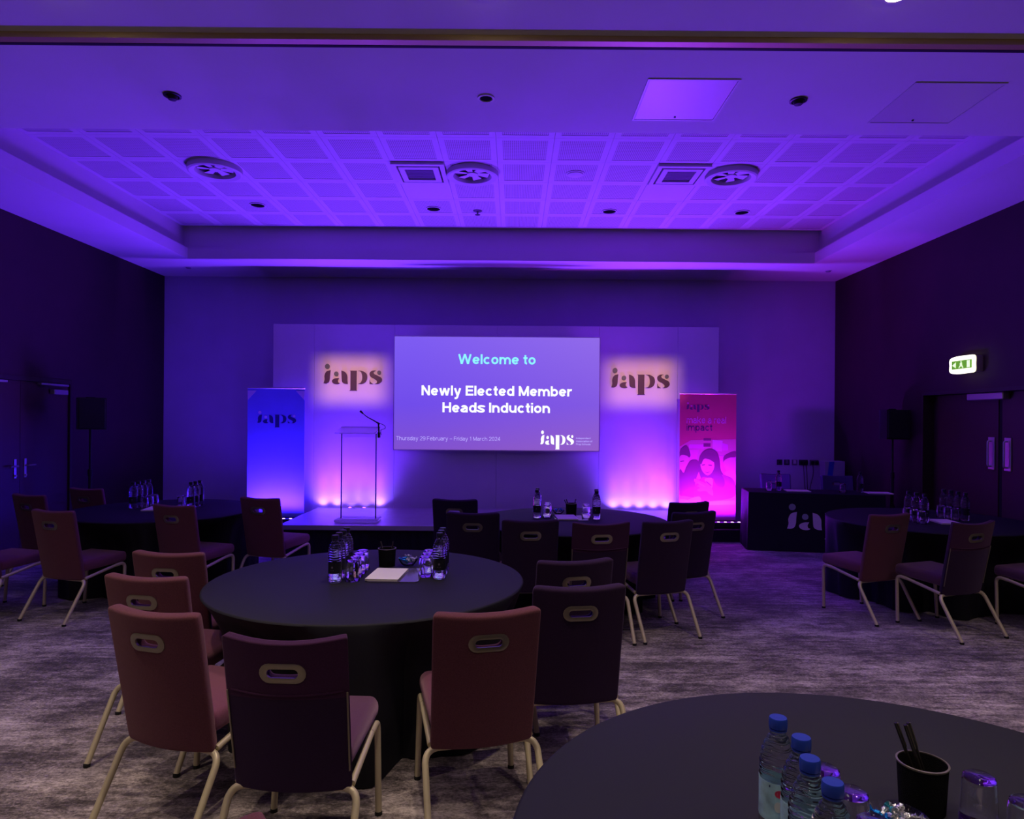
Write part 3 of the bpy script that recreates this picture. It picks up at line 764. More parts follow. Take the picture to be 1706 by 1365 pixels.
for x0, x1, lab in ((px(528, PY), px(645, PY), 'black uplighter batten on the floor behind the stage, left of screen'),
                    (px(1012, PY), px(1122, PY), 'black uplighter batten on the floor behind the stage, right of screen')):
    r = thing('low_riser', lab.replace('uplighter batten on the floor', 'box carrying the uplighter'), 'riser', ((x0 + x1) / 2, 10.0, 0), group='black risers')
    MB().rbox(-.46, .46, -.1, .1, 0, .24, .005, 1).build('box', M['skirt'], r)
    batten(((x0 + x1) / 2, 10.06, .241), x1 - x0, 5, .03, lab.replace('on the floor', 'on a box'), UP_W, UP_COL, (0, .035, 1), 34, .9, SPILL_W)

# roll-up banners on low risers
BYN = 9.90
def banner(x0, x1, ztop, label, m, lab2):
    xc = (x0 + x1) / 2; W = x1 - x0
    r = thing('low_riser', lab2, 'riser', (xc, 9.80, 0), group='black risers')
    MB().rbox(-W / 2 - .04, W / 2 + .04, -.28, .22, 0, .17, .006, 1).build('box', M['skirt'], r)
    b = thing('roll_up_banner', label, 'banner', (xc, BYN, .1705), group='roll up banners beside the screen')
    H = ztop - .1705
    MB().rbox(-W / 2, W / 2, -.05, .06, 0, .08, .015, 2).build('cassette_base', M['black'], b, True)
    MB().box(-W / 2 + .004, W / 2 - .004, -.002, .001, .0805, H - .02).build('print_sheet', m, b)
    MB().rbox(-W / 2 - .004, W / 2 + .004, -.012, .010, H - .022, H, .004, 1).build('top_rail', M['steel'], b)
    MB().tube([(0, .03, .08), (0, .012, H - .02)], .01).build('support_pole', M['steel'], b)
    return b, W, H
def P(x, D): return px(x, D)
bb, BW, BH = banner(px(412, BYN), px(508, BYN), pz(648.5, BYN), 'blue roll-up banner with dark logo left of the lectern', M['banner_blue'], 'black box under the blue banner')
logo(bb, (px(429, BYN) - px(460, BYN), -.0025, pz(708, BYN) - .1705), .123, M['navy'], M['lilac'], .001)
for sgn in (-1, 1):     # pale triangles paint the batten light on the top corners
    x = sgn * (BW / 2 - .005)
    MB().prism([(x, BH - .05), (x - sgn * .13, BH - .05), (x, BH - .19)][::-sgn], -.0035, -.0025).build('corner_glow', M['lilac'], bb)
pb, PW, PH = banner(px(1132, BYN), px(1227, BYN), pz(652, BYN), 'pink roll-up banner with a printed classroom photograph right of the screen', M['banner_pink'], 'black box under the pink banner')
logo(pb, (px(1143.5, BYN) - px(1179.5, BYN), -.0025, pz(680, BYN) - .1705), .073, M['p_violet'], M['p_light'], .001)
text('banner_lettering', 'make a real', .575, .098, (px(1144, BYN) - px(1179.5, BYN), -.003, pz(703, BYN) - .1705), M['p_pale'], pb, .085)
text('banner_lettering', 'impact', .375, .098, (px(1144, BYN) - px(1179.5, BYN), -.003, pz(715.5, BYN) - .1705), M['p_violet'], pb, .10)
ph = MB(); LAY = [0]
PM = [M[k] for k in ('p_light', 'p_pale', 'p_mid', 'p_dark', 'p_deep', 'p_body', 'p_skin')]
def shape(mi, pts, smooth=True, n=4):
    LAY[0] += 1
    q = [((x - 455) / 525 * PW, (PH - (y - 72) / 1200 * PH)) for x, y in pts]
    if smooth: q = spline(q, n)
    q = [(min(max(x, -PW / 2 + .006), PW / 2 - .006), max(z, .085)) for x, z in q]
    ph.cur = mi; ph.prism(q, -.0025 - LAY[0] * .00012, -.0025)
shape(2, [(195, 560), (300, 500), (715, 490), (715, 1100), (195, 1100)], False)
shape(0, [(285, 540), (420, 540), (420, 575), (285, 575)], False)
shape(0, [(280, 590), (370, 590), (350, 680), (280, 680)], False)
shape(1, [(500, 498), (590, 505), (585, 600), (500, 595)], False)
shape(0, [(590, 525), (640, 540), (640, 590), (590, 590)], False)
shape(4, [(415, 485), (485, 485), (485, 505), (415, 505)], False)
shape(4, [(415, 530), (480, 530), (480, 560), (415, 560)], False)
shape(0, [(560, 640), (715, 640), (715, 880), (600, 820)], False)
shape(4, [(600, 650), (660, 610), (712, 600), (712, 650), (650, 660), (610, 720)])
shape(6, [(600, 700), (650, 660), (712, 680), (712, 780), (640, 790)])
shape(1, [(610, 790), (680, 770), (712, 800), (712, 870), (650, 840)])
shape(0, [(195, 985), (330, 1010), (560, 1040), (715, 1020), (715, 1268), (195, 1268)], False)
shape(1, [(195, 1030), (420, 1060), (715, 1040), (715, 1080), (420, 1090), (195, 1080)], False)
shape(3, [(200, 600), (225, 565), (262, 552), (288, 600), (290, 655), (200, 660)])
shape(6, [(200, 645), (275, 650), (278, 700), (245, 755), (225, 790), (200, 790)])
shape(4, [(205, 690), (235, 686), (235, 693), (205, 698)])
shape(4, [(198, 770), (235, 800), (262, 740), (300, 685), (360, 685), (380, 760), (345, 870), (350, 960), (330, 1010), (250, 1005), (198, 985)])
shape(3, [(480, 580), (420, 600), (380, 655), (366, 740), (392, 840), (430, 880), (520, 910), (575, 930), (615, 910), (610, 830), (575, 770), (560, 660), (530, 600)])
shape(5, [(400, 840), (440, 835), (500, 850), (560, 810), (640, 825), (690, 855), (712, 920), (706, 1000), (640, 1030), (520, 1045), (420, 1050), (350, 1020), (330, 970), (350, 900)])
shape(4, [(500, 800), (560, 790), (605, 850), (612, 910), (580, 930), (530, 900)])
shape(1, [(428, 850), (497, 845), (497, 930), (470, 915), (445, 890)])
shape(4, [(445, 870), (490, 905), (485, 915), (440, 880)])
shape(6, [(388, 700), (410, 668), (455, 655), (502, 672), (516, 735), (495, 790), (455, 818), (415, 792), (392, 745)])
shape(3, [(385, 690), (420, 640), (480, 630), (520, 670), (516, 700), (470, 675), (420, 670), (395, 720)])
shape(4, [(402, 722), (428, 718), (428, 726), (404, 730)])
shape(4, [(462, 722), (492, 724), (490, 732), (464, 729)])
shape(2, [(440, 735), (450, 760), (438, 765)])
shape(4, [(425, 782), (450, 790), (478, 780), (452, 798)])
shape(0, [(335, 850), (360, 855), (410, 880), (470, 905), (500, 945), (506, 1000), (470, 985), (440, 960), (380, 965), (360, 945), (385, 930), (355, 915), (375, 900), (335, 875)])
shape(2, [(370, 880), (430, 915), (425, 922), (365, 890)])
shape(4, [(205, 985), (340, 1012), (340, 1022), (205, 998)])
shape(6, [(275, 1040), (320, 1020), (380, 1010), (395, 1050), (340, 1075), (290, 1065)])
o = ph.build('printed_photograph', PM, pb)
tag(o, 'magenta print of children at a desk, the front one with long dark hair')
bpy.context.view_layer.update()
batten((px(460, BYN), BYN - .22, .1705), .88, 9, .022, 'blue uplighter batten at the foot of the blue banner', BLUE_W, BLUE_COL, (0, .22, 1), 116, side=(0.10, 0.016, 1.0))
batten((px(1179.5, BYN), BYN - .22, .1705), .88, 9, .022, 'magenta uplighter batten at the foot of the pink banner', PINK_W, PINK_COL, (0, .22, 1), 116, side=(0.20, 0.014, 1.0))

# profile spots on the logos: soft rectangular gobo in the eyeball fittings
def gobo(loc, target, hx, hz, watts, parent):
    o = spot('profile_spot', loc, target, watts, GOBO_COL, 40, .2, .012, parent)
    l = o.data; l.use_nodes = True; nt = l.node_tree
    em = nt.nodes['Emission']
    tc = nt.nodes.new('ShaderNodeTexCoord')
    sp = nt.nodes.new('ShaderNodeSeparateXYZ'); nt.links.new(tc.outputs['Normal'], sp.inputs[0])
    res = []
    for ax, h in (('X', hx), ('Y', hz)):
        dv = nt.nodes.new('ShaderNodeMath'); dv.operation = 'DIVIDE'
        nt.links.new(sp.outputs[ax], dv.inputs[0]); nt.links.new(sp.outputs['Z'], dv.inputs[1])
        ab = nt.nodes.new('ShaderNodeMath'); ab.operation = 'ABSOLUTE'; nt.links.new(dv.outputs[0], ab.inputs[0])
        mr = nt.nodes.new('ShaderNodeMapRange'); mr.interpolation_type = 'SMOOTHSTEP'
        mr.inputs['From Min'].default_value = h * 1.42; mr.inputs['From Max'].default_value = h * .50
        nt.links.new(ab.outputs[0], mr.inputs['Value']); res.append(mr)
    mu = nt.nodes.new('ShaderNodeMath'); mu.operation = 'MULTIPLY'
    nt.links.new(res[0].outputs[0], mu.inputs[0]); nt.links.new(res[1].outputs[0], mu.inputs[1])
    nt.links.new(mu.outputs[0], em.inputs['Strength'])
    return o
dist = 5.6
gobo((-2.43, 4.80, ZS - .05), (px(586, PY), PY, pz(636, PY)), .50 / dist, .33 / dist, GOBO_W, eyes[0])
gobo((2.0, 4.80, ZS - .05), (px(1068, PY), PY, pz(637, PY)), .52 / dist, .33 / dist, GOBO_W, eyes[2])

# clear lectern with gooseneck microphone
LD = 8.56
le = thing('lectern', 'clear acrylic lectern standing on the stage beside the screen', 'lectern', (px(598, LD), LD, STZ + .003))
MB().rbox(-.265, .265, -.16, .16, 0, .03, .006, 1).build('base_plate', M['frost'], le)
MB().box(-.21, .215, -.012, .0, .031, 1.125).build('front_panel', M['acrylic'], le)
MB().box(-.219, -.2105, -.02, .02, .031, 1.14).build('edge_strip', M['acrylic_edge'], le)
MB().box(.2155, .224, -.02, .02, .031, 1.10).build('edge_strip', M['acrylic_edge'], le)
tp = MB(); 
vs = [(x, y, z + (y + .17) * .22) for z in (1.10, 1.112) for y in (-.17, .17) for x in (-.26, .235)]
tp.add(vs, [(0, 2, 3, 1), (4, 5, 7, 6), (0, 1, 5, 4), (1, 3, 7, 5), (3, 2, 6, 7), (2, 0, 4, 6)])
tp.box(-.26, .235, .155, .17, 1.05, 1.19)
tp.build('reading_shelf', M['frost'], le)
mc = thing('gooseneck_microphone', 'black gooseneck microphone clipped to the right of the lectern', 'microphone', (px(632, LD), LD - .02, STZ + .003 + 1.06))
def mpt(X, Y): return ((X - 632) / 1130 * LD, 0, (pz(Y, LD) - (STZ + 1.063)))
MB().rbox(-.014, .014, -.02, .03, -.01, .06, .004, 1).build('clamp', M['black'], mc)
MB().tube([mpt(632, 722), mpt(631, 708)], .010).build('stem', M['black'], mc)
MB().tube(fillet([mpt(633, 709), mpt(624, 703), mpt(612, 697), mpt(604, 690)], .06), .008, 8, .005).build('gooseneck', M['black'], mc, True)
MB().tube([mpt(605, 691), mpt(603.5, 689.5), mpt(600.5, 687)], .010, 8, .013).build('microphone_head', M['black'], mc, True)
MB().tube(fillet([mpt(626, 704), mpt(642, 711), mpt(643, 716), mpt(634, 718), mpt(636, 727)], .04), .004, 6).build('cable', M['black'], mc, True)

# speakers on stands
def pa_speaker(x, y, zb, rz, label, slabel):
    s = thing('speaker_stand', slabel, 'speaker stand', (x, y, 0), rz, group='tripod speaker stands')
    MB().tube([(0, 0, .16), (0, 0, 1.0)], .02).tube([(0, 0, 1.0), (0, 0, zb - .001)], .015).build('pole', M['black'], s, True)
    MB().tube([(0, 0, .96), (0, 0, 1.04)], .028).build('collar', M['black'], s)
    for k in range(3):
        a = k * 2 * PI / 3 + PI / 2
        c, sn = math.cos(a), math.sin(a)
        lg = MB().tube([(.02 * c, .02 * sn, .62), (.17 * c, .17 * sn, .012)], .011).build('leg', M['black'], s)
        MB().tube([(.02 * c, .02 * sn, .2), (.11 * c, .11 * sn, .24)], .006).build('brace', M['black'], lg)
    b = thing('loudspeaker', label, 'loudspeaker', (x, y, zb), rz, group='black loudspeakers')
    mb = MB()
    pts = [(-.15, -.14), (.15, -.14), (.15, .02), (.10, .15), (-.10, .15), (-.15, .02)]
    vs = [(p[0], p[1], z) for z in (0, .385) for p in pts]
    n = 6
    mb.add(vs, [list(range(n))[::-1], [n + i for i in range(n)]] + [(i, (i + 1) % n, n + (i + 1) % n, n + i) for i in range(n)])
    mb.build('cabinet', M['black'], b)
    MB().rbox(-.138, .138, -.152, -.1402, .012, .373, .004, 1).build('grille', M['black_mesh'], b)
    MB().rbox(-.05, .05, .0, .03, .386, .40, .004, 1).build('top_handle', M['black'], b)
pa_speaker(px(151, 8.35), 8.35, pz(721, 8.35), R(38), 'black loudspeaker on a stand beside the left wall', 'black tripod stand under the left loudspeaker')
pa_speaker(px(1487, 8.93), 8.93, pz(727, 8.93), R(0), 'black loudspeaker on a stand beside the right wall', 'black tripod stand under the right loudspeaker')

# emergency exit sign on the right wall
EX = thing('exit_sign', 'glowing green and white emergency exit sign above the right doors', 'exit sign', (XR, 7.70, pz(602, 7.70)))
EX.rotation_euler = (0, 0, R(-90))            # local x runs towards the viewer, local -y into the room
MB().rbox(-.215, .215, -.085, -.001, -.09, .09, .012, 2).build('sign_case', M['exit_body'], EX, True)
face = MB(); pts = spline([(-.215, -.075), (-.1, -.100), (.1, -.100), (.205, -.088), (.212, 0), (.205, .088), (.1, .100), (-.1, .100), (-.215, .075), (-.222, 0)], 4)
face.prism(pts, -.100, -.0855); face.build('lit_face', M['exit_face'], EX)
gp = MB().box(-.175, .165, -.104, -.1005, -.045, .05).build('green_panel', M['exit_green'], EX)
sg = MB()
sg.prism([(-.165, .0), (-.10, .036), (-.10, -.032)], -.107, -.1045)
sg.build('arrow', M['exit_mark'], gp)
rn = MB()
rn.prism([(-.02 + a, b) for a, b in circle(.01, .034, .010, 10)], -.107, -.1045)
rn.prism([(-.03, .02), (.005, .024), (.012, -.006), (.03, -.036), (.018, -.040), (-.004, -.012), (-.022, -.020), (-.045, -.038), (-.05, -.028), (-.026, -.006)], -.107, -.1045)
rn.build('running_figure', M['exit_mark'], gp)
MB().prism([(.09, -.036), (.14, -.036), (.14, .042), (.09, .042)], -.107, -.1045).build('doorway', M['exit_mark'], gp)

# ================================================================== chairs
def leany(z): return .105 * (.92 - z) / .57
def curvy(x): return -.040 * (1 - (x / .222) ** 2)
def back_mesh(thick, mats, crisp):
    xs = [-.222, -.205, -.15, -.10, -.060, -.036, 0, .036, .060, .10, .15, .205, .222]
    zs = [.326, .345, .43, .53, .62, .70, .735, .772, .79, .808, .85, .902, .920]
    V = []; idx = {}
    for j, z in enumerate(zs):
        for i, x in enumerate(xs):
            xx, zz = x, z
            if i in (4, 8) and j in (7, 9): xx = x * .86; zz = .79 + (z - .79) * .80
            if i in (0, 12) and j in (0, 12) and not crisp:
                xx = x * .965; zz = z + (.008 if j == 0 else -.008)
            if i in (0, 12) and j in (0, 12) and crisp and j == 0: xx = x * .97
            xx *= .965 + .035 * (z - .326) / .594
            zz -= (.020 if crisp else .011) * (1 - (x / .222) ** 2) * max(0, min(1, (z - .83) / .07))
            idx[i, j] = len(V)
            V.append((xx, leany(zz) + curvy(x), zz))
    F = []; mi = []
    for j in range(12):
        for i in range(12):
            if 4 <= i < 8 and 7 <= j < 9: continue
            F.append((idx[i, j], idx[i + 1, j], idx[i + 1, j + 1], idx[i, j + 1]))
            mi.append(1 if (crisp and j >= 5) else 0)
    me = bpy.data.meshes.new('backrest'); me.from_pydata(V, [], F)
    for m in mats: me.materials.append(m)
    me.polygons.foreach_set('material_index', mi)
    kw = dict(thickness=thick, offset=0.0)
    if crisp: kw.update(edge_crease_inner=.75, edge_crease_outer=.75)
    return baked('backrest', me, [('SOLIDIFY', kw), ('SUBSURF', dict(levels=2, render_levels=2))])

def stadium(a, r, n=8):
    out = []
    for k in range(n + 1): t = -PI / 2 + PI * k / n; out.append((a + r * math.cos(t), r * math.sin(t)))
    for k in range(n + 1): t = PI / 2 + PI * k / n; out.append((-a + r * math.cos(t), r * math.sin(t)))
    return out
def grommet_mesh(thick):
    o = stadium(.047, .037); i_ = stadium(.040, .0165); mid = stadium(.0435, .027)
    h = thick / 2
    rings = [(o, -h + .004), (o, -h - .003), (mid, -h - .006), (i_, -h - .003), (i_, -h + .006), None]
    vs = []; n = len(o); cut = rings.index(None); rings = [q for q in rings if q]
    for pts, y in rings:
        for (x, z) in pts: vs.append((x, leany(.79 + z) + curvy(x) + y, .79 + z))
    fs = []
    for j in range(len(rings) - 1):
        if j == cut - 1: continue
        for k in range(n): fs.append((j * n + k, j * n + (k + 1) % n, (j + 1) * n + (k + 1) % n, (j + 1) * n + k))
    return MB().add(vs, fs).mesh('handle_grommet', M['grommet'], True, 50)

def seat_mesh(m):
    mb = MB(); mb.rbox(-.225, .225, .085, .545, .402, .492, .036, 4)
    for k, v in enumerate(mb.v):
        x, y, z = v
        if z > .45: z += .014 * max(0, 1 - (x / .225) ** 2) * max(0, 1 - ((y - .315) / .23) ** 2)
        t = (y - .085) / .46
        x *= .95 + .05 * min(1, t * 1.6)
        if y > .45: x *= 1 - .10 * ((y - .45) / .095) ** 2
        mb.v[k] = (x, y, z - .012 * (1 - t))
    return mb.mesh('seat', m, True, 60)

CH = {}
CH['seat'] = {'rose': seat_mesh(M['rose_seat']), 'plum': seat_mesh(M['shaded_seat'])}
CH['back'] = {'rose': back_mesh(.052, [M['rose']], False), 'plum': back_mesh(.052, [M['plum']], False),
              'pocket': back_mesh(.034, [M['plum'], M['shaded_band']], True), 'navy': back_mesh(.052, [M['chair_blue_lit']], False)}
CH['seat']['navy'] = seat_mesh(M['chair_blue_lit'])
CH['grom'] = {'rose': grommet_mesh(.052), 'pocket': grommet_mesh(.034)}
LEGR = .0142
def rleg(s):
    return MB().tube(fillet([(s * .11, .098, .326), (s * .240, .098, .326), (s * .240, -.100, .012)], .095, 8), LEGR, 10).mesh('leg', M['champagne'], True, 60)
def fleg(s):
    return MB().tube(fillet([(s * .214, .40, .388), (s * .214, .505, .398), (s * .226, .485, .012)], .055, 7), LEGR, 10).mesh('leg', M['champagne'], True, 60)
CH['rl'] = {s: rleg(s) for s in (-1, 1)}; CH['fl'] = {s: fleg(s) for s in (-1, 1)}
CH['rail'] = {s: MB().tube([(s * .214, .105, .336), (s * .214, .3995, .388)], LEGR * .95, 8).mesh('side_rail', M['champagne'], True, 60) for s in (-1, 1)}
CH['bar'] = MB().tube([(-.11, .098, .326), (.11, .098, .326)], LEGR, 10).mesh('cross_bar', M['champagne'], True, 60)
CH['capr'] = {s: MB().lathe([(.001, 0), (.016, 0), (.016, .016), (.001, .016)], 8, (s * .2402, -.1003, 0)).mesh('foot_cap', M['rubber']) for s in (-1, 1)}
CH['capf'] = {s: MB().lathe([(.001, 0), (.016, 0), (.016, .016), (.001, .016)], 8, (s * .2262, .4847, 0)).mesh('foot_cap', M['rubber']) for s in (-1, 1)}
# pocket chair extras: lower cover with a curved seam and pale side piping
def piping(s):
    pts = [(s * (.213 + .009 * (z - .352) / .568), leany(z) + curvy(s * .215) - .020, z) for z in [.40 + k * .031 for k in range(11)]]
    return MB().tube(pts, .0035, 6).mesh('side_piping', M['grommet'], True)
CH['pipe'] = {s: piping(s) for s in (-1, 1)}
CH['seam'] = MB().tube([(x, leany(.705) + curvy(x) - .0185, .705 + .010 * (x / .21) ** 2) for x in [-.205 + k * .041 for k in range(11)]], .004, 6).mesh('seam_welt', M['shaded_band'], True)

CHAIRS = []
def chair(x, y, rot, style, label, group):
    """x, y: middle of the top of the back; rot: degrees the chair turns to the left (counter-clockwise)"""
    CHAIRS.append((x, y, R(rot)))
    t = thing('banquet_chair', label, 'chair', (x, y, 0), R(rot), group)
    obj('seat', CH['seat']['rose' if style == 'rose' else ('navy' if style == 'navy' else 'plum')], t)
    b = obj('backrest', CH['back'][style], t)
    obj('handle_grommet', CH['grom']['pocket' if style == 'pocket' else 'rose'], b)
    for s in (-1, 1):
        l = obj('leg', CH['rl'][s], t); obj('foot_cap', CH['capr'][s], l)
        l = obj('leg', CH['fl'][s], t); obj('foot_cap', CH['capf'][s], l)
        obj('side_rail', CH['rail'][s], t)
        if style == 'pocket': obj('side_piping', CH['pipe'][s], b)
    if style == 'pocket': obj('seam_welt', CH['seam'], b)
    obj('cross_bar', CH['bar'], t)
    return t

G1 = 'chairs around the near centre table'
chair(-1.44, 2.74, -17, 'rose', 'rose chair at the front left, nearest of the three rose backs in a row', G1)
chair(-1.79, 3.33, -10, 'rose', 'rose chair second in the row along the left of the near centre table', G1)
chair(-1.98, 3.92, -8, 'rose', 'rose chair farthest in the row along the left of the near centre table', G1)
chair(-.805, 2.42, -2, 'pocket', 'dark shaded chair with crisp top and back cover, nearest in front of the centre table', G1)
chair(-.10, 2.77, 14, 'rose', 'rose chair in front of the centre table, right of the dark shaded one', G1)
chair(.317, 3.20, 8, 'plum', 'dark shaded chair right of the near centre table, in front of a similar one', G1)
chair(.35, 3.79, 14, 'plum', 'dark shaded chair right of the near centre table, only its top showing', G1)
chair(-.345, 1.20, -38, 'rose', 'rose chair of which only a back corner shows at the bottom edge', 'chairs around the near tables')
G2 = 'chairs around the far centre table'
chair(-.56, 6.62, -6, 'plum', 'dark chair at the far left of the far centre table, behind another', G2)
chair(-.33, 5.69, -2, 'plum', 'dark chair left of the far centre table, second from the left', G2)
chair(.14, 5.30, 4, 'plum', 'dark chair third from the left before the far centre table', G2)
chair(.675, 5.17, 8, 'pocket', 'dark chair with a seamed cover before the far centre table, fourth from left', G2)
chair(1.21, 5.30, 18, 'plum', 'dark chair with pale legs right of the far centre table, nearest there', G2)
chair(1.56, 5.84, 22, 'plum', 'dark chair right of the far centre table, second in the row', G2)
chair(1.70, 6.54, 20, 'plum', 'dark chair right of the far centre table, farthest by the pink banner', G2)
G3 = 'chairs around the left table'
chair(-4.50, 5.62, -15, 'rose', 'rose chair cut by the left edge of the picture, only its seat showing', G3)
chair(-4.80, 6.74, -20, 'rose', 'rose chair by the left doors, behind another chair', G3)
chair(-3.80, 5.62, -17, 'rose', 'rose chair in front of the left table, nearest with legs showing', G3)
chair(-4.62, 7.36, -16, 'rose', 'rose chair behind the left table, only its top showing', G3)
chair(-3.00, 6.02, -17, 'rose', 'rose chair at the right front of the left table with water bottles', G3)
chair(-2.46, 6.62, -17, 'rose', 'dark rose chair beside the blue banner', G3)
G4 = 'chairs around the right table'
chair(3.22, 5.80, 20, 'rose', 'rose chair at the right table facing the stage', G4)
chair(3.64, 5.36, 19, 'pocket', 'dark shaded chair with pale piping at the right table', G4)
chair(4.46, 5.33, 18, 'plum', 'dark shaded chair cut by the right edge of the picture', G4)

# ================================================================== round tables
RT, ZT = .907, .750
def in_chair(x, y):
    for (a, b, r) in CHAIRS:
        dx, dy = x - a, y - b
        u = dx * math.cos(r) + dy * math.sin(r); v = -dx * math.sin(r) + dy * math.cos(r)
        if abs(u) < .275 and -.16 < v < .60: return True
    return False
def cloth_mesh(seed, X0, Y0):
    rnd = random.Random(seed)
    n = 192
    ph = [rnd.uniform(0, 6.28) for _ in range(6)]
    def fold(a):
        return (.5 * math.sin(13 * a + ph[0] + .7 * math.sin(2 * a + ph[1])) + .35 * math.sin(21 * a + ph[2] + .5 * math.sin(3 * a + ph[3])) + .2 * math.sin(5 * a + ph[4]))
    rows = [(.35, .750, 0), (.62, .750, 0), (RT - .012, .750, 0), (RT - .004, .747, 0), (RT, .740, .02), (RT + .002, .70, .18), (RT + .003, .62, .42), (RT, .48, .68), (RT - .004, .30, .88), (RT - .008, .14, 1.0), (RT - .01, .006, 1.06)]
    vs = [(0, 0, .750)]; fs = []
    push = []                                 # how far chair seats press the hanging cloth inwards
    for i in range(n):
        a = 2 * PI * i / n; p = 0.0
        while p < .6 and any(in_chair(X0 + q * math.cos(a), Y0 + q * math.sin(a)) for q in (RT + .04 - p, RT + .0 - p)): p += .02
        push.append(p)
    push = [max(push[(i + d) % n] * (1 - abs(d) / 6) for d in range(-5, 6)) for i in range(n)]
    for (r, z, k) in rows:
        for i in range(n):
            a = 2 * PI * i / n
            rr = r + .036 * k * (fold(a) - .25) - push[i] * min(1, max(0, (.735 - z) / .16))
            vs.append((rr * math.cos(a), rr * math.sin(a), z))
    for i in range(n): fs.append((0, 1 + i, 1 + (i + 1) % n))
    for j in range(len(rows) - 1):
        for i in range(n):
            fs.append((1 + j * n + i, 1 + j * n + (i + 1) % n, 1 + (j + 1) * n + (i + 1) % n, 1 + (j + 1) * n + i))
    return MB().add(vs, fs).mesh('tablecloth', M['cloth'], True, 50)
def round_table(x, y, seed, label):
    t = thing('round_table', label, 'table', (x, y, 0), group='round tables under black cloths')
    obj('tablecloth', cloth_mesh(seed, x, y), t)
    MB().lathe([(.001, .722), (RT - .03, .722), (RT - .03, .748), (.001, .748)], 40).build('tabletop', M['door'], t)
    for k in range(4):
        a = PI / 4 + k * PI / 2
        MB().tube([(.3 * math.cos(a), .3 * math.sin(a), 0), (.3 * math.cos(a), .3 * math.sin(a), .7215)], .016).build('leg', M['black'], t)
    return t
T1, T2, T3, T4, T5 = (-.84, 3.99), (.56, 6.42), (-3.55, 6.92), (4.05, 6.62), (.90, 1.46)
round_table(*T1, 1, 'round table under a black cloth in the near centre, ringed by chairs')
round_table(*T2, 2, 'round table under a black cloth at the far centre before the stage')
round_table(*T3, 3, 'round table under a black cloth at the left by the doors')
round_table(*T4, 4, 'round table under a black cloth at the right by the recessed doors')
round_table(*T5, 5, 'round table under a black cloth at the bottom right corner')

# ================================================================== tableware
BP = [(.001, .004), (.024, .003), (.030, 0), (.0365, .006), (.039, .018), (.039, .050), (.0383, .055), (.0383, .120), (.039, .124), (.039, .172), (.0365, .192), (.030, .212), (.021, .230), (.0155, .240), (.0140, .246), (.0140, .2485), (.001, .2485)]
def bottle_body():
    """turned outline with moulded ribs and flutes in the shoulder and foot"""
    prof = []
    for (r0, z0), (r1, z1) in zip(BP[:-1], BP[1:]):
        m = max(1, int(abs(z1 - z0) / .0016))
        for k in range(m): prof.append((r0 + (r1 - r0) * k / m, z0 + (z1 - z0) * k / m))
    prof.append(BP[-1]); n = 32; vs = []; fs = []
    for (r, z) in prof:
        up = max(0, min(1, (z - .122) / .006)) * max(0, min(1, (.238 - z) / .01)); lo = max(0, min(1, (.05 - z) / .01)) * max(0, min(1, (z - .008) / .01))
        for i in range(n):
            a = 2 * PI * i / n
            rr = r + (.0006 * math.cos(8 * a) + .0011 * math.cos(z * 440 + .8 * math.sin(4 * a))) * up + .0010 * math.cos(10 * a) * lo
            vs.append((rr * math.cos(a), rr * math.sin(a), z))
    for j in range(len(prof) - 1):
        for i in range(n): fs.append((j * n + i, j * n + (i + 1) % n, (j + 1) * n + (i + 1) % n, (j + 1) * n + i))
    fs.append(list(range(n))[::-1]); fs.append([(len(prof) - 1) * n + i for i in range(n)])
    return MB().add(vs, fs).mesh('bottle_body', M['water'], True, 60)
BODY = bottle_body()
CAPP = [(.0145, .2445), (.0198, .2445), (.0198, .268), (.0185, .271), (.001, .271)]
def cap_mesh(m):
    mb = MB(); mb.lathe([(.0198, .249), (.0200, .252), (.0200, .268), (.0185, .2715), (.001, .272)], 20); mb.ring([(.0145, .243), (.019, .243), (.019, .247), (.0145, .247)], 16)
    return mb.mesh('cap', m, True, 40)
CAPB, CAPD = cap_mesh(M['cap_blue']), cap_mesh(M['cap_dark'])
def band(z0, z1, r, m, name='label', n=24):
    mb = MB(); mb.ring([(r, z0), (r, z1), (r - .0004, z1), (r - .0004, z0)], n); return mb.mesh(name, m, True)
LABD = band(.056, .118, .0390, M['label_dark']); LABB = band(.052, .138, .0406, M['label_blue'])
def patch(pts, r, m, name):
    vs = []; n = len(pts); 
    for rr in (r, r + .0003):
        for (u, z) in pts:
            a = -PI / 2 + u / r; vs.append((rr * math.cos(a), rr * math.sin(a), z))
    fs = [list(range(n))[::-1], [n + i for i in range(n)]] + [(i, (i + 1) % n, n + (i + 1) % n, n + i) for i in range(n)]
    return MB().add(vs, fs).mesh(name, m)
EMB = [patch([(x * 1.25, z) for x, z in circle(.004, 0, .0085, 14)], .0408, M['label_red'], 'emblem'),
       patch([(x, z * 1.4) for x, z in circle(.002, 0, .0085, 14)], .0408, M['label_white'], 'emblem'),
       patch([(-.018, 0), (.012, 0), (.012, .005), (-.018, .005)], .0408, M['label_navy'], 'emblem')]
MARK = [patch(circle(0, .092, .006, 10), .0392, M['socket_pale'], 'emblem'), patch([(-.009, .074), (.009, .074), (.009, .0765), (-.009, .0765)], .0392, M['socket_pale'], 'emblem')]
def bottle(x, y, kind, label, group, z=ZT):
    t = thing('water_bottle', label, 'bottle', (x, y, z + .0006), random.uniform(-.5, .5), group)
    obj('bottle_body', BODY, t)
    obj('cap', CAPB if kind == 'blue' else CAPD, t)
    l = obj('label', LABB if kind == 'blue' else LABD, t)
    if kind == 'blue':
        t.rotation_euler = (0, 0, random.uniform(-.5, -.3))
        obj('emblem', EMB[0], l, (0, 0, .117)); obj('emblem', EMB[1], l, (0, 0, .088)); obj('emblem', EMB[2], l, (0, 0, .128))
    elif kind == 'dark':
        for e in MARK: obj('emblem', e, l)
    return t
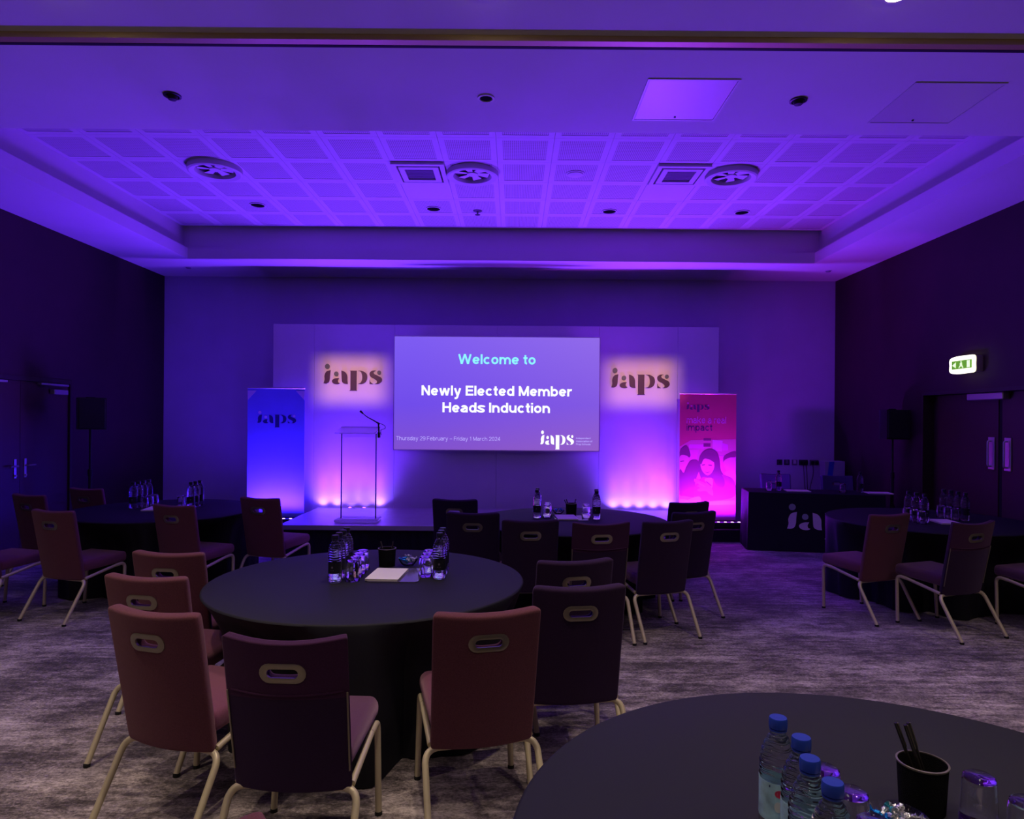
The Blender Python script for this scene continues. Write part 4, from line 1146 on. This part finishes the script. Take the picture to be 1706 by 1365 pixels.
GP = [(.001, .122), (.026, .122), (.0335, .117), (.0350, .105), (.0385, .040), (.0415, .001), (.0410, 0), (.0395, .001), (.0366, .040), (.0332, .103), (.0305, .110), (.001, .112)]
GLASSM = MB().lathe(GP, 28).mesh('drinking_glass', M['glass'], True, 60)
def tumbler(x, y, label, group, z=ZT):
    o = obj('drinking_glass', GLASSM, None, (x, y, z + .0006)); return tag(o, label, 'glass', group)
POTP = [(.001, 0), (.050, 0), (.056, .112), (.0535, .112), (.048, .003), (.001, .003)]
POTM = MB().lathe(POTP, 28).mesh('pot', M['pot'], True, 40)
POTR = MB().ring([(.0535, .110), (.0575, .110), (.0580, .114), (.0535, .1145)], 28).mesh('rim', M['grommet'], True)
PENM = MB().lathe([(.001, 0), (.0015, .002), (.0036, .014), (.0042, .02), (.0042, .150), (.0030, .152), (.001, .152)], 10).mesh('barrel', M['pen'], True)
PENC = MB().box(-.001, .001, .0045, .0065, .105, .148).box(-.001, .001, .003, .0065, .146, .150).mesh('clip', M['grommet'])
def pot(x, y, pens, where, group, plen=1.0):
    t = thing('pen_pot', 'black pen pot %s' % where, 'pen pot', (x, y, ZT + .0006), group='black pen pots')
    obj('pot', POTM, t); obj('rim', POTR, t)
    for k, (dx, dy, tx, ty, desc) in enumerate(pens):
        p = thing('ballpoint_pen', '%s black pen in the pot %s' % (desc, where), 'pen', (x + dx, y + dy, ZT + .008), group='pens in the pots')
        p.rotation_euler = (R(tx), R(ty), k * 1.0)
        p.rotation_mode = 'XYZ'
        p.rotation_euler = Vector((math.sin(R(ty)), -math.sin(R(tx)), 1)).to_track_quat('Z', 'Y').to_euler()
        p.scale = (1, 1, plen)
        obj('barrel', PENM, p); obj('clip', PENC, p)
BOWLP = [(.001, .004), (.022, .002), (.028, 0), (.034, .002), (.050, .022), (.066, .050), (.0645, .051), (.047, .026), (.030, .008), (.001, .007)]
BOWLM = MB().lathe(BOWLP, 28).mesh('sweet_bowl', M['glass'], True, 60)
def sweet_mesh(m):
    mb = MB(); mb.lathe([(.0005, -.011), (.006, -.009), (.0085, 0), (.006, .009), (.0005, .011)], 8)
    for s in (-1, 1):
        mb.lathe([(.0015, s * .0095), (.0040, s * .015), (.0085, s * .021), (.0060, s * .0215), (.0015, s * .016)], 7)
    return mb.mesh('wrapped_sweet', m)
SW = {'blue': sweet_mesh(M['foil_blue']), 'silver': sweet_mesh(M['foil_silver']), 'teal': sweet_mesh(M['foil_teal'])}
def bowl(x, y, n, where):
    tag(obj('sweet_bowl', BOWLM, None, (x, y, ZT + .0006)), 'clear glass bowl of wrapped sweets %s' % where, 'bowl', 'bowls of sweets')
    k = 0
    spots = [(0, 0, .020)] + [(.022 * math.cos(a), .022 * math.sin(a), .026) for a in (0.4, 1.6, 2.9, 4.2, 5.4)] + \
            [(.040 * math.cos(a), .040 * math.sin(a), .042) for a in [i * .7854 + .2 for i in range(8)]] + \
            [(.018 * math.cos(a), .018 * math.sin(a), .050) for a in (0, 1.57, 3.14, 4.71)] + [(0, 0, .066)]
    if n < len(spots): spots = spots[:1] + spots[6:][:n - 1]
    for (dx, dy, dz) in spots:
        c = ('silver', 'blue', 'silver', 'teal', 'blue')[k % 5]
        if n > 12: c = 'blue' if dx < -.006 and k % 4 else ('silver' if k % 5 else 'teal')
        o = obj('wrapped_sweet', SW[c], None, (x + dx, y + dy, ZT + dz))
        o.rotation_euler = (random.uniform(1.1, 2.0), random.uniform(-.5, .5), random.uniform(0, 6.28))
        tag(o, '%s foil wrapped sweet in the glass bowl %s' % (c, where), 'sweet', '%s sweets in the bowl %s' % (c, where)); k += 1
def notepad(x, y, rz, where, w=.19, d=.29, z=ZT):
    t = thing('notepad', 'cream notepad %s' % where, 'notepad', (x, y, z + .0006), rz, 'cream notepads')
    MB().box(-w / 2, w / 2, -d / 2, d / 2, 0, .010).build('pages', M['paper'], t)
    MB().box(-w / 2 - .001, w / 2 + .002, -d / 2 - .002, d / 2, .0102, .0110).build('top_sheet', M['paper'], t, rot=(0, 0, .012))
    return t
def tray(x, y, where, w=.40, d=.36):
    mb = MB(); pts = []
    for (sx, sy, a0) in ((1, 1, 0), (-1, 1, PI / 2), (-1, -1, PI), (1, -1, 1.5 * PI)):
        for k in range(5):
            a = a0 + k * PI / 8; pts.append((sx * (w / 2 - .03) + .03 * math.cos(a), sy * (d / 2 - .03) + .03 * math.sin(a)))
    n = len(pts)
    vs = [(p[0], p[1], z) for z in (0, .0045) for p in pts]
    mb.add(vs, [list(range(n))[::-1], [n + i for i in range(n)]] + [(i, (i + 1) % n, n + (i + 1) % n, n + i) for i in range(n)])
    o = mb.build('serving_mat', M['tray'], None, loc=(x, y, ZT + .0006))
    return tag(o, 'glossy dark mat under the notepad %s' % where, 'mat', 'glossy table mats')
ORD = ['nearest', 'second nearest', 'third nearest', 'fourth', 'farthest']
def row(fn, xs, ys, what, where, group, *a):
    for k, (x, y) in enumerate(zip(xs, ys)):
        o = ORD[k] if k < len(ys) - 1 else 'farthest'
        if len(ys) == 1: o = 'single'
        if fn is bottle: bottle(x, y, a[0], '%s %s of the %s' % (o, what, where), group)
        else: tumbler(x, y, '%s %s of the %s' % (o, what, where), group)

# near centre table
w1 = 'on the near centre table'; ZM = .0056
row(bottle, [-1.015] * 4, [3.89, 3.98, 4.07, 4.16], 'dark-labelled water bottle', 'left row ' + w1, 'bottles ' + w1, 'dark')
row(bottle, [-.428] * 3, [4.00, 4.09, 4.18], 'dark-labelled water bottle', 'right row ' + w1, 'bottles ' + w1, 'dark')
row(tumbler, [-.925, -.93, -.93, -.93], [3.93, 4.03, 4.13, 4.23], 'upturned glass', 'left row ' + w1, 'glasses ' + w1)
row(tumbler, [-.52] * 3, [4.06, 4.16, 4.26], 'upturned glass', 'right row ' + w1, 'glasses ' + w1)
tray(-.69, 4.075, w1, .30, .36)
notepad(-.745, 4.055, R(-4), w1, z=ZT + .005)
pot(-.80, 4.34, [(-.01, 0, -4, -14, 'leaning'), (.015, .01, 5, 10, 'upright')], w1, '')
bowl(-.665, 4.345, 14, w1)
# far centre table
w2 = 'on the far centre table'
row(bottle, [.235, .245], [6.52, 6.66], 'dark-labelled water bottle', 'left pair ' + w2, 'bottles ' + w2, 'dark')
row(bottle, [.80, .815], [6.46, 6.60], 'dark-labelled water bottle', 'right pair ' + w2, 'bottles ' + w2, 'dark')
row(tumbler, [.335, .345, .35], [6.56, 6.66, 6.76], 'upturned glass', 'left row ' + w2, 'glasses ' + w2)
row(tumbler, [.715, .72], [6.55, 6.65], 'upturned glass', 'right pair ' + w2, 'glasses ' + w2)
tray(.56, 6.52, w2, .32, .34)
notepad(.515, 6.50, R(3), w2, z=ZT + .005)
pot(.585, 6.76, [(-.012, 0, -3, -24, 'left leaning'), (-.005, .02, 5, -18, 'second left leaning'), (.015, .01, 2, 12, 'right leaning')], w2, '')
bowl(.46, 6.80, 10, w2)
# left table
w3 = 'on the left table'
row(bottle, [-3.90] * 4, [6.97, 7.07, 7.17, 7.27], 'dark-labelled water bottle', 'left row ' + w3, 'bottles ' + w3, 'dark')
row(bottle, [-3.33] * 3, [7.02, 7.12, 7.22], 'dark-labelled water bottle', 'right row ' + w3, 'bottles ' + w3, 'dark')
row(tumbler, [-3.80] * 3, [7.0, 7.1, 7.2], 'upturned glass', 'left row ' + w3, 'glasses ' + w3)
row(tumbler, [-3.44] * 3, [7.04, 7.14, 7.24], 'upturned glass', 'right row ' + w3, 'glasses ' + w3)
notepad(-3.64, 6.93, R(8), w3)
# right table
w4 = 'on the right table'
row(bottle, [3.90] * 3, [6.42, 6.55, 6.68], 'dark-labelled water bottle', 'left row ' + w4, 'bottles ' + w4, 'dark')
row(bottle, [4.38] * 4, [6.56, 6.67, 6.78, 6.89], 'dark-labelled water bottle', 'right row ' + w4, 'bottles ' + w4, 'dark')
row(tumbler, [3.82] * 3, [6.33, 6.45, 6.57], 'upturned glass', 'left row ' + w4, 'glasses ' + w4)
row(tumbler, [4.28] * 3, [6.56, 6.67, 6.78], 'upturned glass', 'right row ' + w4, 'glasses ' + w4)
notepad(4.10, 6.44, R(-6), w4)
# near right table
w5 = 'on the bottom right table'
row(bottle, [.600, .596, .617, .605], [1.262, 1.350, 1.440, 1.535], 'blue-capped water bottle', 'row ' + w5, 'bottles ' + w5, 'blue')
bottle(1.240, 1.555, 'blue', 'blue-capped water bottle cut by the right edge of the picture', 'bottles ' + w5)
row(tumbler, [.752, .760, .745], [1.40, 1.51, 1.61], 'upturned glass', 'row beside the blue-capped bottles', 'glasses ' + w5)
tumbler(1.092, 1.58, 'upturned glass right of the pen pot on the bottom right table', 'glasses ' + w5)
tumbler(1.125, 1.475, 'upturned glass at the right edge on the bottom right table', 'glasses ' + w5)
pot(1.005, 1.655, [(.016, .016, 4, -24, 'farthest left leaning'), (.024, -.004, 3, -22, 'middle leaning'), (.034, .010, 4, -21, 'right leaning')], w5, '', 1.42)
bowl(.878, 1.535, 19, w5)
notepad(.90, 1.20, R(-3), w5)

# ================================================================== panel table at the right of the stage
pt = thing('trestle_table', 'long table under a black cloth printed with a pale logo', 'table', (0, 0, 0))
A = Vector((3.12, 8.95, 0)); B = Vector((4.76, 8.67, 0)); L = (B - A).length
pt.location = A; pt.rotation_euler = (0, 0, math.atan2(B.y - A.y, B.x - A.x))
zt6 = .765; dep = .56
cm = MB(); loops = []
def rect_loop(o, z, wob, n=30):
    pts = []
    cs = [(-o, -o), (L + o, -o), (L + o, dep + o), (-o, dep + o)]
    for i in range(4):
        a, b = Vector(cs[i]), Vector(cs[(i + 1) % 4])
        for k in range(n):
            q = a + (b - a) * (k / n)
            nn = Vector(((b - a).y, -(b - a).x)).normalized()
            s = 0 if i == 0 else math.sin(k * 1.3 + i)
            q = q + nn * wob * s * (1 if 0 < k < n else 0)
            pts.append((q.x, q.y, z))
    return pts
for o_, z, wb in ((0, zt6, 0), (.006, zt6 - .008, 0), (.010, .55, .006), (.016, .3, .012), (.022, .006, .016)): loops.append(rect_loop(o_, z, wb))
n = len(loops[0]); vs = sum(loops, []); fs = [list(range(n))]
for j in range(4):
    for i in range(n): fs.append((j * n + i, j * n + (i + 1) % n, (j + 1) * n + (i + 1) % n, (j + 1) * n + i))
cm.add(vs, fs).build('tablecloth', M['cloth'], pt, True, angle=35)
MB().box(.01, L - .01, .01, dep - .01, zt6 - .03, zt6 - .004).build('tabletop', M['door'], pt)
for lx in (.2, L - .2):
    MB().tube([(lx, .08, 0), (lx, .08, zt6 - .031)], .015).tube([(lx, dep - .08, 0), (lx, dep - .08, zt6 - .031)], .015).build('leg', M['black'], pt)
lg = logo(pt, (.475, -.0185, .30), .228, M['bone'], M['sage'], .002, .99)
lg.rotation_euler = (R(-1.2), 0, 0)
bpy.context.view_layer.update()
MW = Matrix.Translation(A) @ Matrix.Rotation(pt.rotation_euler.z, 4, 'Z')
def onp(u, v): p = MW @ Vector((u, v, 0)); return p.x, p.y
wp = 'on the long logo table'
for u, v, sd in ((.43, .30, 'left'), (1.46, .30, 'right')):
    x, y = onp(u, v); bottle(x, y, 'dark', 'small water bottle at the %s end of the long logo table' % sd, 'bottles ' + wp, zt6)
for u, v, sd in ((.30, .26, 'left'), (1.22, .22, 'right')):
    x, y = onp(u, v); tumbler(x, y, 'upturned glass at the %s end of the long logo table' % sd, 'glasses ' + wp, zt6)
for u, v, sd in ((.66, .26, 'left'), (1.66, .22, 'right')):
    x, y = onp(u, v); notepad(x, y, pt.rotation_euler.z, 'at the %s end of the long logo table' % sd, .30, .21, zt6)
chair(3.93, 10.16, 174, 'navy', 'blue-lit chair behind the left of the long logo table', 'chairs behind the logo table')
chair(4.74, 9.92, 172, 'navy', 'blue-lit chair behind the right of the long logo table', 'chairs behind the logo table')

# wall sockets, leads and the pale box by the corner
for k, (p, w_, m, lab) in enumerate(((1299, .088, 'socket', 'dark square wall plate, leftmost of the row'), (1311, .088, 'socket', 'dark framed wall plate, second in the row'),
        (1324, .088, 'socket_pale', 'pale wall plate, third in the row'), (1338.5, .146, 'socket', 'wide dark double socket with plugs, fourth in the row'), (1356.5, .146, 'socket_pale', 'wide wall socket, rightmost of the row'))):
    t = thing('wall_socket', lab, 'socket', (px(p, YB), YB, pz(767, YB)), group='wall plates beside the logo table')
    MB().rbox(-w_ / 2, w_ / 2, -.012, -.001, -.044, .044, .004, 1).build('face_plate', M[m], t)
    if k in (1, 2): MB().box(-.022, .022, -.016, -.0125, -.02, .04).build('rocker', M['socket_pale' if k == 1 else 'fit_white'], t)
    if k == 0: MB().lathe([(.001, 0), (.02, 0), (.02, .01), (.001, .01)], 10).build('knob', M['black'], t, rot=(R(90), 0, 0), loc=(0, -.0125, 0))
    if k >= 3:
        for s in (-1, 1): MB().rbox(s * .035 - .026, s * .035 + .026, -.05, -.0125, -.03, .026, .006, 1).build('plug', M['black'], t)
for a, b, lab in ((1337, 1341, 'black lead hanging from the double socket, left one'), (1342, 1345, 'black lead hanging from the double socket, right one'), (1353, 1347, 'dark lead hanging from the rightmost wall socket')):
    tag(MB().tube(fillet([(px(a, YB), YB - .04, pz(770, YB)), (px(a, YB) + .01, YB - .05, pz(785, YB)), (px(b, YB), YB - .03, pz(815, YB)), (px(b, YB) + .02, YB - .10, .006), (px(b, YB) + .02, YB - .35, .006)], .15), .005, 6).build('power_lead', M['rubber'], None, True), lab, 'cable', 'leads below the sockets')
bxD = 10.55
t = thing('display_box', 'tall pale box with a blue side panel in the far right corner', 'box', (px(1385, bxD) + .02, bxD, 0))
MB().rbox(-.155, .155, -.09, .09, 0, pz(764, bxD), .006, 1).build('box_body', M['pale_card'], t)
MB().prism([(-.12, pz(792, bxD)), (-.04, pz(792, bxD)), (-.01, pz(765, bxD)), (-.09, pz(765, bxD))], -.0925, -.0905).build('blue_panel', M['blue_card'], t)
MB().prism([(-.13, pz(810, bxD)), (-.02, pz(810, bxD)), (-.02, pz(797, bxD)), (-.13, pz(797, bxD))], -.0925, -.0905).build('red_panel', M['red_card'], t)

bpy.context.view_layer.update()
